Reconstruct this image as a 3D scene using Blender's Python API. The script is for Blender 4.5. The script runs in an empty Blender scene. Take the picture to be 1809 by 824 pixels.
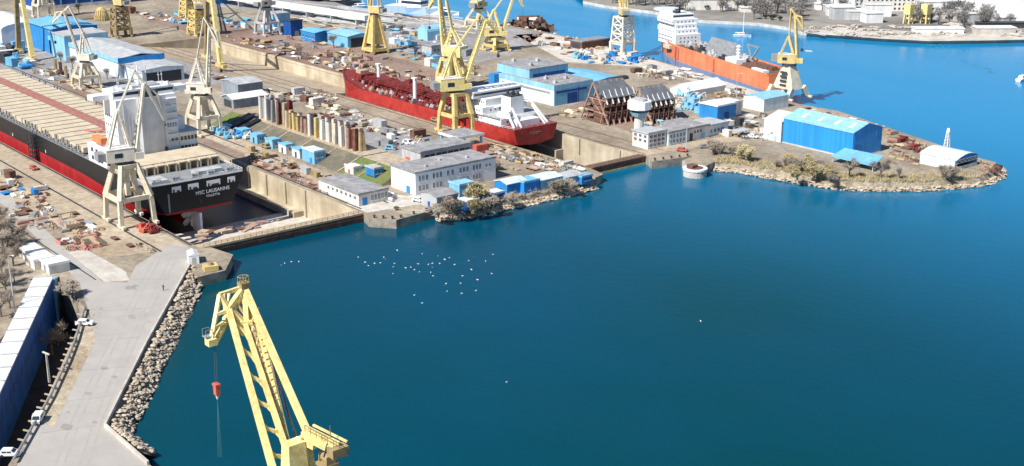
import bpy, math, random
from mathutils import Vector, Matrix
from mathutils.geometry import tessellate_polygon
R = math.radians
random.seed(7)
sc = bpy.context.scene
col = sc.collection

# ------------------------------------------------------------------ camera model (survey of the yard)
F = 2300.; PIT = math.atan(732 / F); H = 125.
cp, sp = math.cos(PIT), math.sin(PIT)
A0, B0 = .6324, .7746          # yard axes: X runs down the docks to the water, Y across them

def c2y(X, Y): return (X * A0 - Y * B0, X * B0 + Y * A0)
def y2c(u, v): return (u * A0 + v * B0, -u * B0 + v * A0)
def W(px, py, z=0.):
    dx = px - 904.5; dy = 412 - py
    t = (z - H) / (-F * sp + dy * cp)
    return c2y(dx * t, (F * cp + dy * sp) * t)
def W3(px, py, z=0.):
    a = W(px, py, z); return Vector((a[0], a[1], z))
def Pd(px, py, d):
    dx = px - 904.5; dy = 412 - py; t = d / F
    a = c2y(dx * t, (F * cp + dy * sp) * t)
    return Vector((a[0], a[1], H + (-F * sp + dy * cp) * t))
def Zt(u, v, py):
    X, Y = y2c(u, v); k = (412 - py) / F
    return H + (k * Y * cp - Y * sp) / (cp + k * sp)
def plane_hit(u, v, ang, px, py):
    """height and reach of the ray through a pixel with the upright plane through (u,v) at heading ang"""
    dx = px - 904.5; dy = 412 - py
    du, dv = c2y(dx, F * cp + dy * sp); dz = -F * sp + dy * cp
    n = (-math.sin(ang), math.cos(ang))
    t = (u * n[0] + v * n[1]) / (du * n[0] + dv * n[1])
    x, y = du * t - u, dv * t - v
    return x * math.cos(ang) + y * math.sin(ang), H + dz * t

# ------------------------------------------------------------------ materials
MATS = {}
def mat(name, c, rough=.7, var=.25, scale=.25, bump=0., metal=0., c2=None, c3=None, stripe=None, sc2=None, spec=.3, k2=(.74,1.18)):
    if name in MATS: return MATS[name]
    m = bpy.data.materials.new(name); m.use_nodes = True
    nt = m.node_tree; N = nt.nodes; L = nt.links
    b = N['Principled BSDF']; b.inputs['Roughness'].default_value = rough
    b.inputs['Metallic'].default_value = metal
    b.inputs['Specular IOR Level'].default_value = spec
    tc = N.new('ShaderNodeNewGeometry')
    n = N.new('ShaderNodeTexNoise'); n.inputs['Scale'].default_value = scale; n.inputs['Detail'].default_value = 8
    n.inputs['Roughness'].default_value = .65
    L.new(tc.outputs['Position'], n.inputs['Vector'])
    r = N.new('ShaderNodeValToRGB')
    lo = c2 if c2 else tuple(x * (1 - var) for x in c)
    r.color_ramp.elements[0].position = .34; r.color_ramp.elements[0].color = (*lo, 1)
    r.color_ramp.elements[1].position = .62; r.color_ramp.elements[1].color = (*c, 1)
    if c3:
        e = r.color_ramp.elements.new(.70); e.color = (*c3, 1)
    L.new(n.outputs['Fac'], r.inputs['Fac'])
    out = r.outputs['Color']
    if sc2:
        n2 = N.new('ShaderNodeTexNoise'); n2.inputs['Scale'].default_value = sc2; n2.inputs['Detail'].default_value = 6
        n2.inputs['Roughness'].default_value = .7
        L.new(tc.outputs['Position'], n2.inputs['Vector'])
        mr = N.new('ShaderNodeMapRange'); mr.inputs[1].default_value = .3; mr.inputs[2].default_value = .7
        mr.inputs[3].default_value = k2[0]; mr.inputs[4].default_value = k2[1]
        L.new(n2.outputs['Fac'], mr.inputs[0])
        mx = N.new('ShaderNodeMix'); mx.data_type = 'RGBA'; mx.blend_type = 'MULTIPLY'; mx.inputs[0].default_value = 1
        L.new(out, mx.inputs[6]); L.new(mr.outputs[0], mx.inputs[7]); out = mx.outputs[2]
    if stripe:   # sheet-metal ribs / streaks running down the wall
        mp = N.new('ShaderNodeMapping'); mp.inputs['Scale'].default_value = (stripe, stripe, .02)
        L.new(tc.outputs['Position'], mp.inputs['Vector'])
        n3 = N.new('ShaderNodeTexNoise'); n3.inputs['Scale'].default_value = 1; n3.inputs['Detail'].default_value = 3
        L.new(mp.outputs[0], n3.inputs['Vector'])
        mr = N.new('ShaderNodeMapRange'); mr.inputs[1].default_value = .35; mr.inputs[2].default_value = .65
        mr.inputs[3].default_value = .84; mr.inputs[4].default_value = 1.06
        L.new(n3.outputs['Fac'], mr.inputs[0])
        mx = N.new('ShaderNodeMix'); mx.data_type = 'RGBA'; mx.blend_type = 'MULTIPLY'; mx.inputs[0].default_value = 1
        L.new(out, mx.inputs[6]); L.new(mr.outputs[0], mx.inputs[7]); out = mx.outputs[2]
    L.new(out, b.inputs['Base Color'])
    if bump:
        bp = N.new('ShaderNodeBump'); bp.inputs['Strength'].default_value = bump; bp.inputs['Distance'].default_value = .3
        L.new(n.outputs['Fac'], bp.inputs['Height']); L.new(bp.outputs[0], b.inputs['Normal'])
    MATS[name] = m; return m

M = dict(
 yard=mat('yard_ground', (.40,.34,.255), .95, c2=(.22,.175,.13), c3=(.52,.465,.38), scale=.035, sc2=.45, k2=(.6,1.22)),
 rustyard=mat('rusty_ground', (.33,.235,.185), .95, c2=(.21,.135,.105), c3=(.43,.34,.27), scale=.03, sc2=.45, k2=(.6,1.22)),
 greyyard=mat('grey_ground', (.36,.345,.34), .95, c2=(.22,.21,.205), c3=(.52,.5,.48), scale=.03, sc2=.45, k2=(.6,1.22)),
 sand=mat('sandy_ground', (.50,.42,.31), .95, c2=(.38,.29,.2), scale=.04, sc2=.45, k2=(.6,1.22)),
 road=mat('road_concrete', (.425,.395,.36), .9, c2=(.37,.345,.315), scale=.06, sc2=.25, k2=(.93,1.05)),
 slab=mat('pale_concrete', (.60,.56,.50), .9, c2=(.48,.43,.37), scale=.1, sc2=.3),
 quay=mat('quay_wall_concrete', (.44,.39,.31), .95, c2=(.2,.165,.125), scale=.25, stripe=.4),
 dockwall=mat('dock_wall_concrete', (.56,.49,.365), .95, c2=(.37,.30,.2), scale=.09, stripe=.25),
 dockfloor=mat('dock_floor_concrete', (.17,.18,.19), .6, c2=(.09,.1,.115), scale=.06),
 rock=mat('riprap_rock', (.58,.49,.38), .95, c2=(.35,.275,.195), scale=.3, bump=.3),
 bank=mat('shore_soil', (.36,.30,.22), .95, c2=(.16,.135,.10), scale=.3, sc2=1.2),
 shadegrey=mat('shaded_grey_sheet', (.26,.30,.34), .6, var=.2, scale=.2, stripe=.6),  # blue-grey carries the shade of the sheds' side walls
 shadefloor=mat('shaded_dock_floor', (.028,.036,.06), .45, c2=(.018,.024,.045), scale=.06),  # near-black tone: shade on the dock floors put into the colour
 grass=mat('embankment_grass', (.115,.17,.045), .95, c2=(.17,.165,.07), scale=.12, sc2=.6),
 drygrass=mat('dry_bank', (.185,.165,.12), .95, c2=(.12,.105,.08), scale=.15, sc2=.5),
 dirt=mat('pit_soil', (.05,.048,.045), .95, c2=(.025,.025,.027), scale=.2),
 white=mat('white_paint', (.80,.80,.79), .5, var=.12, scale=.2, stripe=.5),
 shipwhite=mat('ship_white', (.82,.82,.82), .4, c3=(.70,.69,.66), var=.1, scale=.3),
 offwhite=mat('off_white_render', (.74,.71,.66), .8, var=.15, scale=.2, stripe=.4),
 cream=mat('cream_crane_paint', (.74,.67,.52), .5, c3=(.46,.35,.23), c2=(.54,.45,.32), scale=.35),
 palecream=mat('pale_crane_paint', (.80,.75,.64), .5, c3=(.55,.44,.31), c2=(.62,.55,.43), scale=.35),
 yellow=mat('yellow_crane_paint', (.72,.57,.23), .5, c3=(.46,.29,.13), c2=(.5,.36,.15), scale=.35),
 lemon=mat('lemon_crane_paint', (.86,.73,.33), .42, c3=(.58,.38,.17), c2=(.70,.54,.21), scale=.5, sc2=1.2),
 dullyellow=mat('weathered_shaded_yellow_paint', (.40,.31,.15), .7, c2=(.22,.15,.08), scale=.35),
 grey=mat('grey_steel', (.30,.31,.32), .55, var=.3, scale=.4),
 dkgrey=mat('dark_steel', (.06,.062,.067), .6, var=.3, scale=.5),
 ltgrey=mat('light_grey_sheet', (.50,.51,.52), .6, var=.2, scale=.2, stripe=.4),
 roofgrey=mat('grey_felt_roof', (.34,.335,.34), .85, c3=(.42,.41,.40), c2=(.25,.245,.25), scale=.2, sc2=.4),
 blue=mat('blue_sheet', (.035,.26,.62), .5, c3=(.10,.30,.56), var=.2, scale=.1, stripe=.8),
 brightblue=mat('bright_blue_sheet', (.03,.29,.72), .5, c3=(.07,.33,.70), var=.1, scale=.06, stripe=.8),
 skyblue=mat('sky_blue_sheet', (.20,.50,.72), .5, c3=(.30,.52,.66), var=.15, scale=.1, stripe=.8),
 iceblue=mat('ice_blue_roof', (.29,.57,.76), .5, var=.14, scale=.1, stripe=.6),
 palewhite=mat('white_blue_sheet', (.66,.75,.80), .5, c3=(.55,.60,.60), var=.12, scale=.12, stripe=.7),
 navy=mat('navy_sheet', (.012,.085,.33), .55, var=.25, scale=.3, stripe=.8),
 glass=mat('window_glass', (.035,.045,.06), .12, var=.3, scale=1., spec=.6),
 black=mat('ship_black', (.014,.015,.019), .4, c3=(.045,.04,.04), var=.3, scale=.2),
 hullred=mat('antifouling_red', (.42,.022,.024), .55, c3=(.40,.07,.055), c2=(.30,.018,.02), scale=.12, stripe=.3),
 tankred=mat('tanker_red', (.46,.045,.035), .5, c2=(.33,.025,.022), scale=.25, sc2=.6),
 deckred=mat('deck_red', (.25,.045,.04), .7, c2=(.13,.02,.02), scale=.4),
 pinkrust=mat('pink_red_band', (.56,.25,.21), .8, c2=(.44,.17,.145), scale=.5),
 orange=mat('orange_hull', (.84,.27,.12), .5, c2=(.72,.19,.08), scale=.12, stripe=.3),
 hatch=mat('hatch_cream', (.62,.53,.39), .65, c2=(.5,.41,.29), scale=.3),
 hatch2=mat('hatch_ochre', (.52,.39,.22), .65, c2=(.38,.27,.14), scale=.4),
 rust=mat('rust_steel', (.21,.115,.08), .85, c2=(.10,.05,.037), scale=.6),
 primer=mat('pink_primer', (.43,.29,.235), .8, c2=(.28,.17,.13), scale=.5),
 tan=mat('tan_steel', (.52,.42,.29), .8, c2=(.36,.26,.16), scale=.5),
 redbox=mat('red_paint', (.58,.13,.09), .6, c2=(.45,.09,.06), scale=.4),
 bark=mat('bare_bark', (.22,.18,.145), .95, c2=(.08,.065,.05), scale=.8),
 twig=mat('bare_twigs', (.43,.365,.295), .95, c2=(.30,.25,.20), scale=.3),
 olive=mat('budding_twigs', (.50,.43,.24), .95, c2=(.37,.30,.17), scale=.3),
 greytwig=mat('far_grey_twigs', (.34,.32,.30), .95, c2=(.24,.225,.21), scale=.05),  # distance haze put into the grey of the twigs
 greenleaf=mat('dark_leaf', (.05,.075,.03), .9, c2=(.03,.045,.02), scale=.5),
 tyre=mat('black_rubber', (.02,.02,.02), .9),
 skin=mat('skin_tone', (.45,.28,.2), .7), cloth=mat('dark_cloth', (.03,.035,.05), .9),
 feather=mat('white_feather', (.82,.82,.80), .8, var=.05),
)

# ------------------------------------------------------------------ mesh builder
class MB:
    def __init__(s): s.v = []; s.f = []; s.m = []
    def add(s, vs, fs, mi=0):
        o = len(s.v); s.v += [tuple(p) for p in vs]
        for f in fs: s.f.append(tuple(i + o for i in f)); s.m.append(mi)
        return s
    def hexa(s, b, t, mi=0):
        n = len(b)
        fs = [tuple(range(n - 1, -1, -1)), tuple(range(n, 2 * n))] + [(i, (i + 1) % n, n + (i + 1) % n, n + i) for i in range(n)]
        return s.add(list(b) + list(t), fs, mi)
    def box(s, x0, x1, y0, y1, z0, z1, mi=0):
        return s.hexa([(x0,y0,z0),(x1,y0,z0),(x1,y1,z0),(x0,y1,z0)], [(x0,y0,z1),(x1,y0,z1),(x1,y1,z1),(x0,y1,z1)], mi)
    def cbox(s, cx, cy, cz, dx, dy, dz, rz=0, mi=0):
        c, n = math.cos(rz), math.sin(rz); q = []
        for a, b in ((-1,-1),(1,-1),(1,1),(-1,1)):
            x, y = a * dx / 2, b * dy / 2; q.append((cx + x * c - y * n, cy + x * n + y * c))
        return s.hexa([(x, y, cz - dz / 2) for x, y in q], [(x, y, cz + dz / 2) for x, y in q], mi)
    def beam(s, p, q, w, h=None, w2=None, mi=0):
        p = Vector(p); q = Vector(q); d = (q - p).normalized(); h = h or w; k = (w2 / w) if w2 else 1
        up = Vector((0,0,1)) if abs(d.z) < .95 else Vector((1,0,0))
        a = d.cross(up).normalized(); b = a.cross(d).normalized()
        r = [(-w/2,-h/2),(w/2,-h/2),(w/2,h/2),(-w/2,h/2)]
        return s.hexa([p + a*x + b*y for x, y in r], [q + a*x*k + b*y*k for x, y in r], mi)
    def tube(s, p, q, r, r2=None, n=8, mi=0):
        p = Vector(p); q = Vector(q); d = (q - p).normalized(); r2 = r if r2 is None else r2
        up = Vector((0,0,1)) if abs(d.z) < .95 else Vector((1,0,0))
        a = d.cross(up).normalized(); b = a.cross(d).normalized()
        cs = [(math.cos(2*math.pi*i/n), math.sin(2*math.pi*i/n)) for i in range(n)]
        return s.hexa([p + (a*x + b*y)*r for x, y in cs], [q + (a*x + b*y)*r2 for x, y in cs], mi)
    def poly(s, pts, mi=0): return s.add(pts, [tuple(range(len(pts)))], mi)
    def build(s, name, mats, parent=None, smooth=False):
        me = bpy.data.meshes.new(name); me.from_pydata(s.v, [], s.f)
        if not isinstance(mats, (list, tuple)): mats = [mats]
        for m in mats: me.materials.append(m)
        if len(mats) > 1: me.polygons.foreach_set('material_index', s.m)
        if smooth: me.polygons.foreach_set('use_smooth', [True] * len(me.polygons))
        me.update()
        o = bpy.data.objects.new(name, me); col.objects.link(o)
        if parent: o.parent = parent
        return o

def tag(o, label, cat, group=None, kind=None):
    o['label'] = label; o['category'] = cat
    if group: o['group'] = group
    if kind: o['kind'] = kind
    return o
def thing(name, label, cat, loc=(0,0,0), rz=0, group=None):
    o = bpy.data.objects.new(name, None); col.objects.link(o); o.empty_display_size = .5
    o.location = loc; o.rotation_euler = (0, 0, rz); return tag(o, label, cat, group)
def struct(o, kind='structure'): o['kind'] = kind; return o
def dup(o, loc=None, rz=0, s=1, label=None, parent=None):
    c = o.copy(); col.objects.link(c)
    if parent: c.parent = parent
    if loc is not None: c.location = loc; c.rotation_euler = (0, 0, rz); c.scale = (s, s, s)
    if label: c['label'] = label
    for ch in list(o.children): dup(ch, parent=c)
    return c
def area(loops, z): # flat tessellated polygon with holes
    ls = [[Vector((x, y, z)) for x, y in l] for l in loops]
    vs = [p for l in ls for p in l]
    tr = tessellate_polygon(ls); fs = []
    for a, b, c in tr:
        n = (vs[b] - vs[a]).cross(vs[c] - vs[a])
        fs.append((a, b, c) if n.z > 0 else (a, c, b))
    return vs, fs
def sheet(name, pts, z, m, kind='structure'):
    mb = MB(); mb.add(*area([pts], z)); return struct(mb.build(name, m), kind)
def pxs(l, z=0.): return [W(x, y, z) for x, y in l]

# ------------------------------------------------------------------ world, sun, camera
WZ = -3.0
SUN_EL = R(46); sun_h = Vector((-.07, .998, 0)).normalized()      # shadows run along +Y
w = bpy.data.worlds.new('World'); sc.world = w; w.use_nodes = True
nt = w.node_tree; sky = nt.nodes.new('ShaderNodeTexSky'); sky.sky_type = 'NISHITA'; sky.sun_disc = False
sky.sun_elevation = SUN_EL; sky.sun_rotation = math.atan2(-sun_h.x, -sun_h.y); sky.air_density = 1.0; sky.dust_density = .0; sky.ozone_density = 5
nt.links.new(sky.outputs[0], nt.nodes['Background'].inputs[0]); nt.nodes['Background'].inputs[1].default_value = .08
ld = bpy.data.lights.new('sun', 'SUN'); ld.energy = 5.0; ld.angle = R(.5); ld.color = (1, .955, .88)
lo = bpy.data.objects.new('sun', ld); col.objects.link(lo)
lo.rotation_euler = (sun_h * math.cos(SUN_EL) - Vector((0,0,1)) * math.sin(SUN_EL)).to_track_quat('-Z', 'Y').to_euler()
cam = bpy.data.cameras.new('camera'); cam.sensor_width = 36; cam.lens = 36 * F / 1809; cam.clip_end = 20000; cam.clip_start = 1
co = bpy.data.objects.new('camera', cam); col.objects.link(co); co.location = (0, 0, H)
co.rotation_euler = (math.pi / 2 - PIT, 0, math.asin(B0)); sc.camera = co
vs_ = sc.view_settings; vs_.view_transform = 'Standard'; vs_.look = 'None'; vs_.exposure = .45; vs_.gamma = 1

# ------------------------------------------------------------------ ground and water
D1 = (-780, 165., 224.); D2 = (-720, 322., 351.)
pit = pxs([(104,488), (150,545), (118,640), (62,745), (10,830)]) + [c2y(-118, 205), c2y(-150, 215)] + pxs([(-70,700),(0,600)])
shore_a = [c2y(-400, 60), c2y(-60, 120), c2y(0, 160), c2y(-12, 205), c2y(-48, 214)] + pxs([(268,824),(238,795),(186,757),(260,610),(335,472),(349,490),(398,478),(412,450),(372,437)])
d1 = [(-352.5, 165), (D1[0], 165), (D1[0], 224), (-352.5, 224)]
shore_b = pxs([(652,386),(700,389),(770,388),(830,381),(920,362),(1000,344),(1063,330),(1066,308)])
d2 = [(-347.5, 322), (-545, 322), (-552, 308), (D2[0], 308), (D2[0], 351), (-347.5, 351)]
shore_c = pxs([(1152,286),(1224,276),(1205,284),(1250,302),(1300,300),(1370,315),(1480,333),(1560,336),(1640,335),(1740,327),(1779,309)])
shore_d = pxs([(1774,294),(1730,283),(1600,236),(1480,196),(1412,184),(1352,166),(1160,106),(1120,98),(1060,78),(965,57),(900,45),(840,38),(770,30),(700,27),(640,18),(560,6),(540,-14)])
def inset(wl, w):
    q = [Vector(p) for p in wl]; out = []
    for i in range(len(q)):
        d = (q[min(i+1, len(q)-1)] - q[max(i-1, 0)]).normalized(); n_ = Vector((d.y, -d.x)); out.append(tuple(q[i] - n_*w))
    return out
MIDS = inset(pxs([(772,391),(830,386),(920,366),(1000,349),(1058,334)], -3), 3.4)
PENS = inset(pxs([(1262,303),(1300,305),(1370,319),(1480,336),(1560,339),(1640,338),(1740,330),(1776,314),(1774,300),(1738,290)], -3), 3.6)
shore_b = pxs([(652,386),(700,389)]) + [MIDS[0]] + MIDS[1:] + pxs([(1066,308)])
shore_c = pxs([(1152,286),(1224,276),(1205,284),(1240,297)]) + PENS
shore_d = shore_d[2:]
outer = shore_a + d1 + shore_b + d2 + shore_c + shore_d + [W(500, -120), W(-700, -120), c2y(-900, 600)]
mb = MB(); mb.add(*area([outer, pit], 0))
struct(mb.build('ground', M['yard']))
def wall_loop(name, pts, z0, z1, m, closed=False):
    mb = MB(); n = len(pts)
    for i in range(n if closed else n - 1):
        a, b = pts[i], pts[(i + 1) % n]
        mb.poly([(*a, z0), (*b, z0), (*b, z1), (*a, z1)])
    return struct(mb.build(name, m))
wall_loop('quay_wall', shore_a + [(-352.5, 165)], -12, -.01, M['quay'])
wall_loop('quay_wall', [(-352.5, 224)] + shore_b + [(-347.5, 322)], -12, -.01, M['quay'])
wall_loop('quay_wall', [(-347.5, 351)] + shore_c + shore_d, -12, -.01, M['quay'])
wall_loop('dock_wall', d1, -12, -.01, M['dockwall']); wall_loop('dock_wall', d2, -12, -.01, M['dockwall'])
wall_loop('pit_wall', pit, -12, -.01, M['quay'], True)
mb = MB(); mb.box(D1[0], -401, 165, 224, -12.5, -11); struct(mb.build('dock_floor', M['shadefloor']))
mb = MB(); mb.box(-401, -352.5, 165, 224, -12.5, -10.4); struct(mb.build('lit_dock_sill', M['slab']))  # pale slab starts at the ship's shadow edge, sunlit tone in its colour
mb = MB(); mb.box(D2[0], -347.5, 322, 351, -12.5, -11); struct(mb.build('dock_floor', M['shadefloor']))
mb = MB(); mb.hexa([(D2[0],308.05,-11),(-548,308.05,-11),(-548,350.95,-11),(D2[0],350.95,-11)],[(D2[0],308.05,-1.),(-548,308.05,-1.),(-548,350.95,-7.),(D2[0],350.95,-7.)]); struct(mb.build('dock_ramp', M['sand']))
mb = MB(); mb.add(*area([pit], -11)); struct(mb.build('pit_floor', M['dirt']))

# water: one sheet with holes where the dry docks and the pit are
mw = bpy.data.materials.new('harbour_water'); mw.use_nodes = True
N = mw.node_tree.nodes; L = mw.node_tree.links; b = N['Principled BSDF']
b.inputs['Roughness'].default_value = .12; b.inputs['IOR'].default_value = 1.33; b.inputs['Specular Tint'].default_value = (.08, .66, 1, 1); b.inputs['Specular IOR Level'].default_value = .32
g = N.new('ShaderNodeNewGeometry')
n0 = N.new('ShaderNodeTexNoise'); n0.inputs['Scale'].default_value = .008; n0.inputs['Detail'].default_value = 3
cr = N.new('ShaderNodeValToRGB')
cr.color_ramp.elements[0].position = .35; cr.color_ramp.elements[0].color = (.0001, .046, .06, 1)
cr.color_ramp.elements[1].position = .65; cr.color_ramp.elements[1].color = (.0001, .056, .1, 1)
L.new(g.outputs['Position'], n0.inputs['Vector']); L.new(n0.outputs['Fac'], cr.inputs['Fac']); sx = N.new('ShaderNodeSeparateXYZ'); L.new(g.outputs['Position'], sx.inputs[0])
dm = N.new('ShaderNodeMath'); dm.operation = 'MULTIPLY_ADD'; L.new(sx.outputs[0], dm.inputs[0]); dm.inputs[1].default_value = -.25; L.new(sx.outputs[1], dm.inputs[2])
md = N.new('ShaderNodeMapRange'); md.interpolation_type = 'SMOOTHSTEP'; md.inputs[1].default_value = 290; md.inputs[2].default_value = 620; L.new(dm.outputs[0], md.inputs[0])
mxw = N.new('ShaderNodeMix'); mxw.data_type = 'RGBA'; L.new(md.outputs[0], mxw.inputs[0]); L.new(cr.outputs[0], mxw.inputs[6]); mxw.inputs[7].default_value = (.004, .215, .44, 1)  # brighter blue far out: sky reflection put into the base colour
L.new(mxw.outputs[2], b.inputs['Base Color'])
mp = N.new('ShaderNodeMapping'); mp.inputs['Rotation'].default_value = (0, 0, R(50)); mp.inputs['Scale'].default_value = (1, 2.2, 1)
L.new(g.outputs['Position'], mp.inputs['Vector'])
n1 = N.new('ShaderNodeTexNoise'); n1.inputs['Scale'].default_value = .22; n1.inputs['Detail'].default_value = 6; n1.inputs['Roughness'].default_value = .6
L.new(mp.outputs[0], n1.inputs['Vector'])
bp = N.new('ShaderNodeBump'); bp.inputs['Strength'].default_value = .13; bp.inputs['Distance'].default_value = .6
L.new(n1.outputs['Fac'], bp.inputs['Height']); L.new(bp.outputs[0], b.inputs['Normal'])
n2 = N.new('ShaderNodeTexNoise'); n2.inputs['Scale'].default_value = .012; n2.inputs['Detail'].default_value = 4
mp2 = N.new('ShaderNodeMapping'); mp2.inputs['Rotation'].default_value = (0, 0, R(40)); mp2.inputs['Scale'].default_value = (.5, 2.5, 1); L.new(g.outputs['Position'], mp2.inputs['Vector']); L.new(mp2.outputs[0], n2.inputs['Vector'])
rr_ = N.new('ShaderNodeMapRange'); rr_.inputs[1].default_value = .35; rr_.inputs[2].default_value = .65; rr_.inputs[3].default_value = .07; rr_.inputs[4].default_value = .24; L.new(n2.outputs['Fac'], rr_.inputs[0]); L.new(rr_.outputs[0], b.inputs['Roughness'])
big = [c2y(-5000, -300), c2y(5000, -300), c2y(9000, 12000), c2y(-9000, 12000)]
def rect(a, b_, c, d): return [(a, c), (b_, c), (b_, d), (a, d)]
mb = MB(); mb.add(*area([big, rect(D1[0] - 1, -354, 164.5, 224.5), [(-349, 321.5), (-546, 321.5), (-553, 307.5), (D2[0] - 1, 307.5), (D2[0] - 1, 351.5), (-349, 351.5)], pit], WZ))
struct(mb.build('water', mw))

# surface sheets on the yard
sheet('road', pxs([(30,824),(62,748),(118,648),(160,560),(140,500),(85,440),(0,358),(0,332),(180,498),(225,500),(240,470),(300,432),(338,438),(333,472),(258,610),(188,752),(236,800),(262,824)]), .03, M['road'])
sheet('pale_slab', pxs([(185,499),(229,496),(222,480),(150,440),(120,446)]), .05, M['slab'])
sheet('dock_apron', [(-780, 138.), (-362, 138.), (-356, 163.), (-780, 163.)], .02, M['sand'])
sheet('dirt_verge', pxs([(65,745),(95,755),(150,640),(170,600),(152,548)]), .05, M['sand'])
sheet('rusty_apron', [(-800,352.5),(-500,352.5)] + pxs([(790,128),(640,86),(470,58),(400,38),(240,24)]), .03, M['rustyard'])
sheet('rusty_apron', pxs([(1000,190),(1120,236),(1195,216),(1110,180),(1040,176)]), .03, M['rustyard'])
sheet('marina_yard', pxs([(380,-40),(520,-20),(640,20),(770,32),(900,48),(960,60),(900,100),(800,120),(690,84),(640,50),(480,22),(380,12)]), .04, M['greyyard'])
sheet('asphalt_yard', pxs([(655,262),(700,284),(780,252),(760,240),(690,222),(600,205),(560,210)]), .03, M['greyyard'])
sheet('grey_apron', [(-590,303),(-820,303)] + pxs([(60,20),(0,20),(0,140),(120,160),(200,180),(330,160)]), .02, M['greyyard'])
sheet('white_apron', pxs([(910,62),(1000,110),(1150,120),(1240,150),(1350,175),(1350,165),(1160,108),(1120,100),(1060,80),(965,59)]), .04, M['slab'])
sheet('rust_strip', [(-640, 226.8), (-388, 226.8), (-388, 231.5), (-640, 231.5)], .05, M['rustyard'])
sheet('beige_strip', [(-640, 232.2), (-388, 232.2), (-388, 242), (-640, 242)], .05, M['sand'])
sheet('quay_apron', [(-365, 225), (-352, 225), (-346, 262), (-357, 262), (-360, 247), (-372, 241)], .03, M['slab'])
sheet('quay_apron', [(-356, 352), (-348, 352), (-345, 384), (-340, 400), (-350, 405)], .03, M['sand'])
# crane rails and kerb lines
mb = MB()
for v_ in (154.3, 164.2, 226.0, 237.): mb.box(-780, -357, v_ - .35, v_ + .35, .035, .10)
struct(mb.build('crane_rails', M['dkgrey']))
mb = MB()
for v_ in (319.5, 309.5, 353., 363.): mb.box(-720, -350, v_ - .3, v_ + .3, .035, .10)
struct(mb.build('crane_rails', M['rust']))
mb = MB(); mb.box(-780, -345, 128.7, 129.1, .04, .09); struct(mb.build('drain_line', M['dkgrey']))

# embankment between the two docks
mb = MB()
prof = [(245.5, .06), (256, 4.3), (268, 4.3), (274, .06)]
def bank(name, u0, u1, m, top=M['sand']):
    mb = MB(); mb.poly([(u0,245.5,.06),(u1,245.5,.06),(u1,256,4.3),(u0,256,4.3)], 0)
    mb.poly([(u0,256,4.3),(u1,256,4.3),(u1,268,4.3),(u0,268,4.3)], 1); mb.poly([(u0,268,4.3),(u1,268,4.3),(u1,274,.06),(u0,274,.06)], 1)
    for u_ in (u0, u1): mb.poly([(u_, *p) for p in prof], 1)
    return struct(mb.build(name, [m, top]))
bank('embankment', -505, -490, M['grass']); bank('embankment', -486, -403.5, M['drygrass']); bank('grass_embankment', -402.5, -376, M['grass'])
mb = MB()
for u_ in (-403, -420, -438, -456, -470, -391): mb.beam((u_, 245.4, .1), (u_, 256, 4.36), .6, .3)
struct(mb.build('embankment_steps', M['sand']))

# far shore
fs = pxs([(1030,3),(1070,11),(1150,21),(1240,37),(1340,42),(1388,49),(1420,59),(1560,69),(1640,73),(1740,72),(1830,70)], -1.5)
far = fs + [c2y(900, 800), c2y(3000, 3000), c2y(-200, 3000)]
mfar = mat('far_ground', (.31,.285,.25), .95, c2=(.17,.16,.15), c3=(.50,.47,.42), scale=.012, sc2=.06)
mb = MB(); mb.add(*area([far], -1.0)); struct(mb.build('far_shore', mfar))
wall_loop('far_shore_bank', fs, -6, -1.0, M['slab'])
sheet('far_beach', pxs([(1420,59),(1560,69),(1640,73),(1740,72),(1830,70),(1830,64),(1740,60),(1640,58),(1560,52),(1470,48)], -1), -.95, M['slab'])
sheet('far_road', pxs([(1340,-8),(1420,8),(1560,26),(1700,40),(1830,46),(1830,42),(1700,36),(1560,22),(1430,5),(1360,-12)], -1), -.94, M['greyyard'])

# ------------------------------------------------------------------ riprap (loose stone nobody could count)
def rocks(name, pl, width, n, z_top=.1, z_bot=-3.2, smin=.7, smax=1.9, inner=0., lab='', kmin=0., flat=.8):
    mb = MB(); rnd = random.Random(len(pl) * 31 + n)
    seg = [(Vector(a), Vector(b_)) for a, b_ in zip(pl[:-1], pl[1:])]
    ln = [(b_ - a).length for a, b_ in seg]; tot = sum(ln)
    for _ in range(n):
        t = rnd.random() * tot; i = 0
        while t > ln[i]: t -= ln[i]; i += 1
        a, b_ = seg[i]; d = (b_ - a).normalized(); nrm = Vector((d.y, -d.x))
        k = kmin + (1 - kmin) * rnd.random(); p = a + d * t + nrm * (-inner + k * (width + inner))
        z = z_top + (z_bot - z_top) * k + rnd.uniform(.05, .5); s = rnd.uniform(smin, smax)
        ax = [s * rnd.uniform(.5, 1.5) for _ in range(3)]; ang = rnd.random() * 6.28
        ring = []
        for lv, rr in ((-.6, .7), (.1, 1.), (.7, .55)):
            ring.append([(p.x + ax[0]*rr*rnd.uniform(.75,1.1)*math.cos(ang + q*1.257), p.y + ax[1]*rr*rnd.uniform(.75,1.1)*math.sin(ang + q*1.257), z + ax[2]*lv*flat*rnd.uniform(.8,1.2)) for q in range(5)])
        vs = ring[0] + ring[1] + ring[2]; fcs = [(10,11,12,13,14)]
        for r_ in (0, 5):
            for q in range(5): fcs.append((r_ + q, r_ + (q+1) % 5, r_ + 5 + (q+1) % 5, r_ + 5 + q))
        mb.add(vs, fcs)
    o = mb.build(name, M['rock']); return tag(o, lab, 'rocks', kind='stuff')
rocks('riprap', pxs([(240,798),(186,757),(260,610),(335,472),(349,490)]), 5.2, 1900, smin=.15, smax=.85, flat=.45, inner=-1.2, lab='pale boulders heaped along the near road edge')
rocks('riprap', MIDS, 3.6, 520, smin=.25, smax=.9, kmin=.62, flat=.5, lab='pale stones below the blue sheds on the middle quay')
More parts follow.
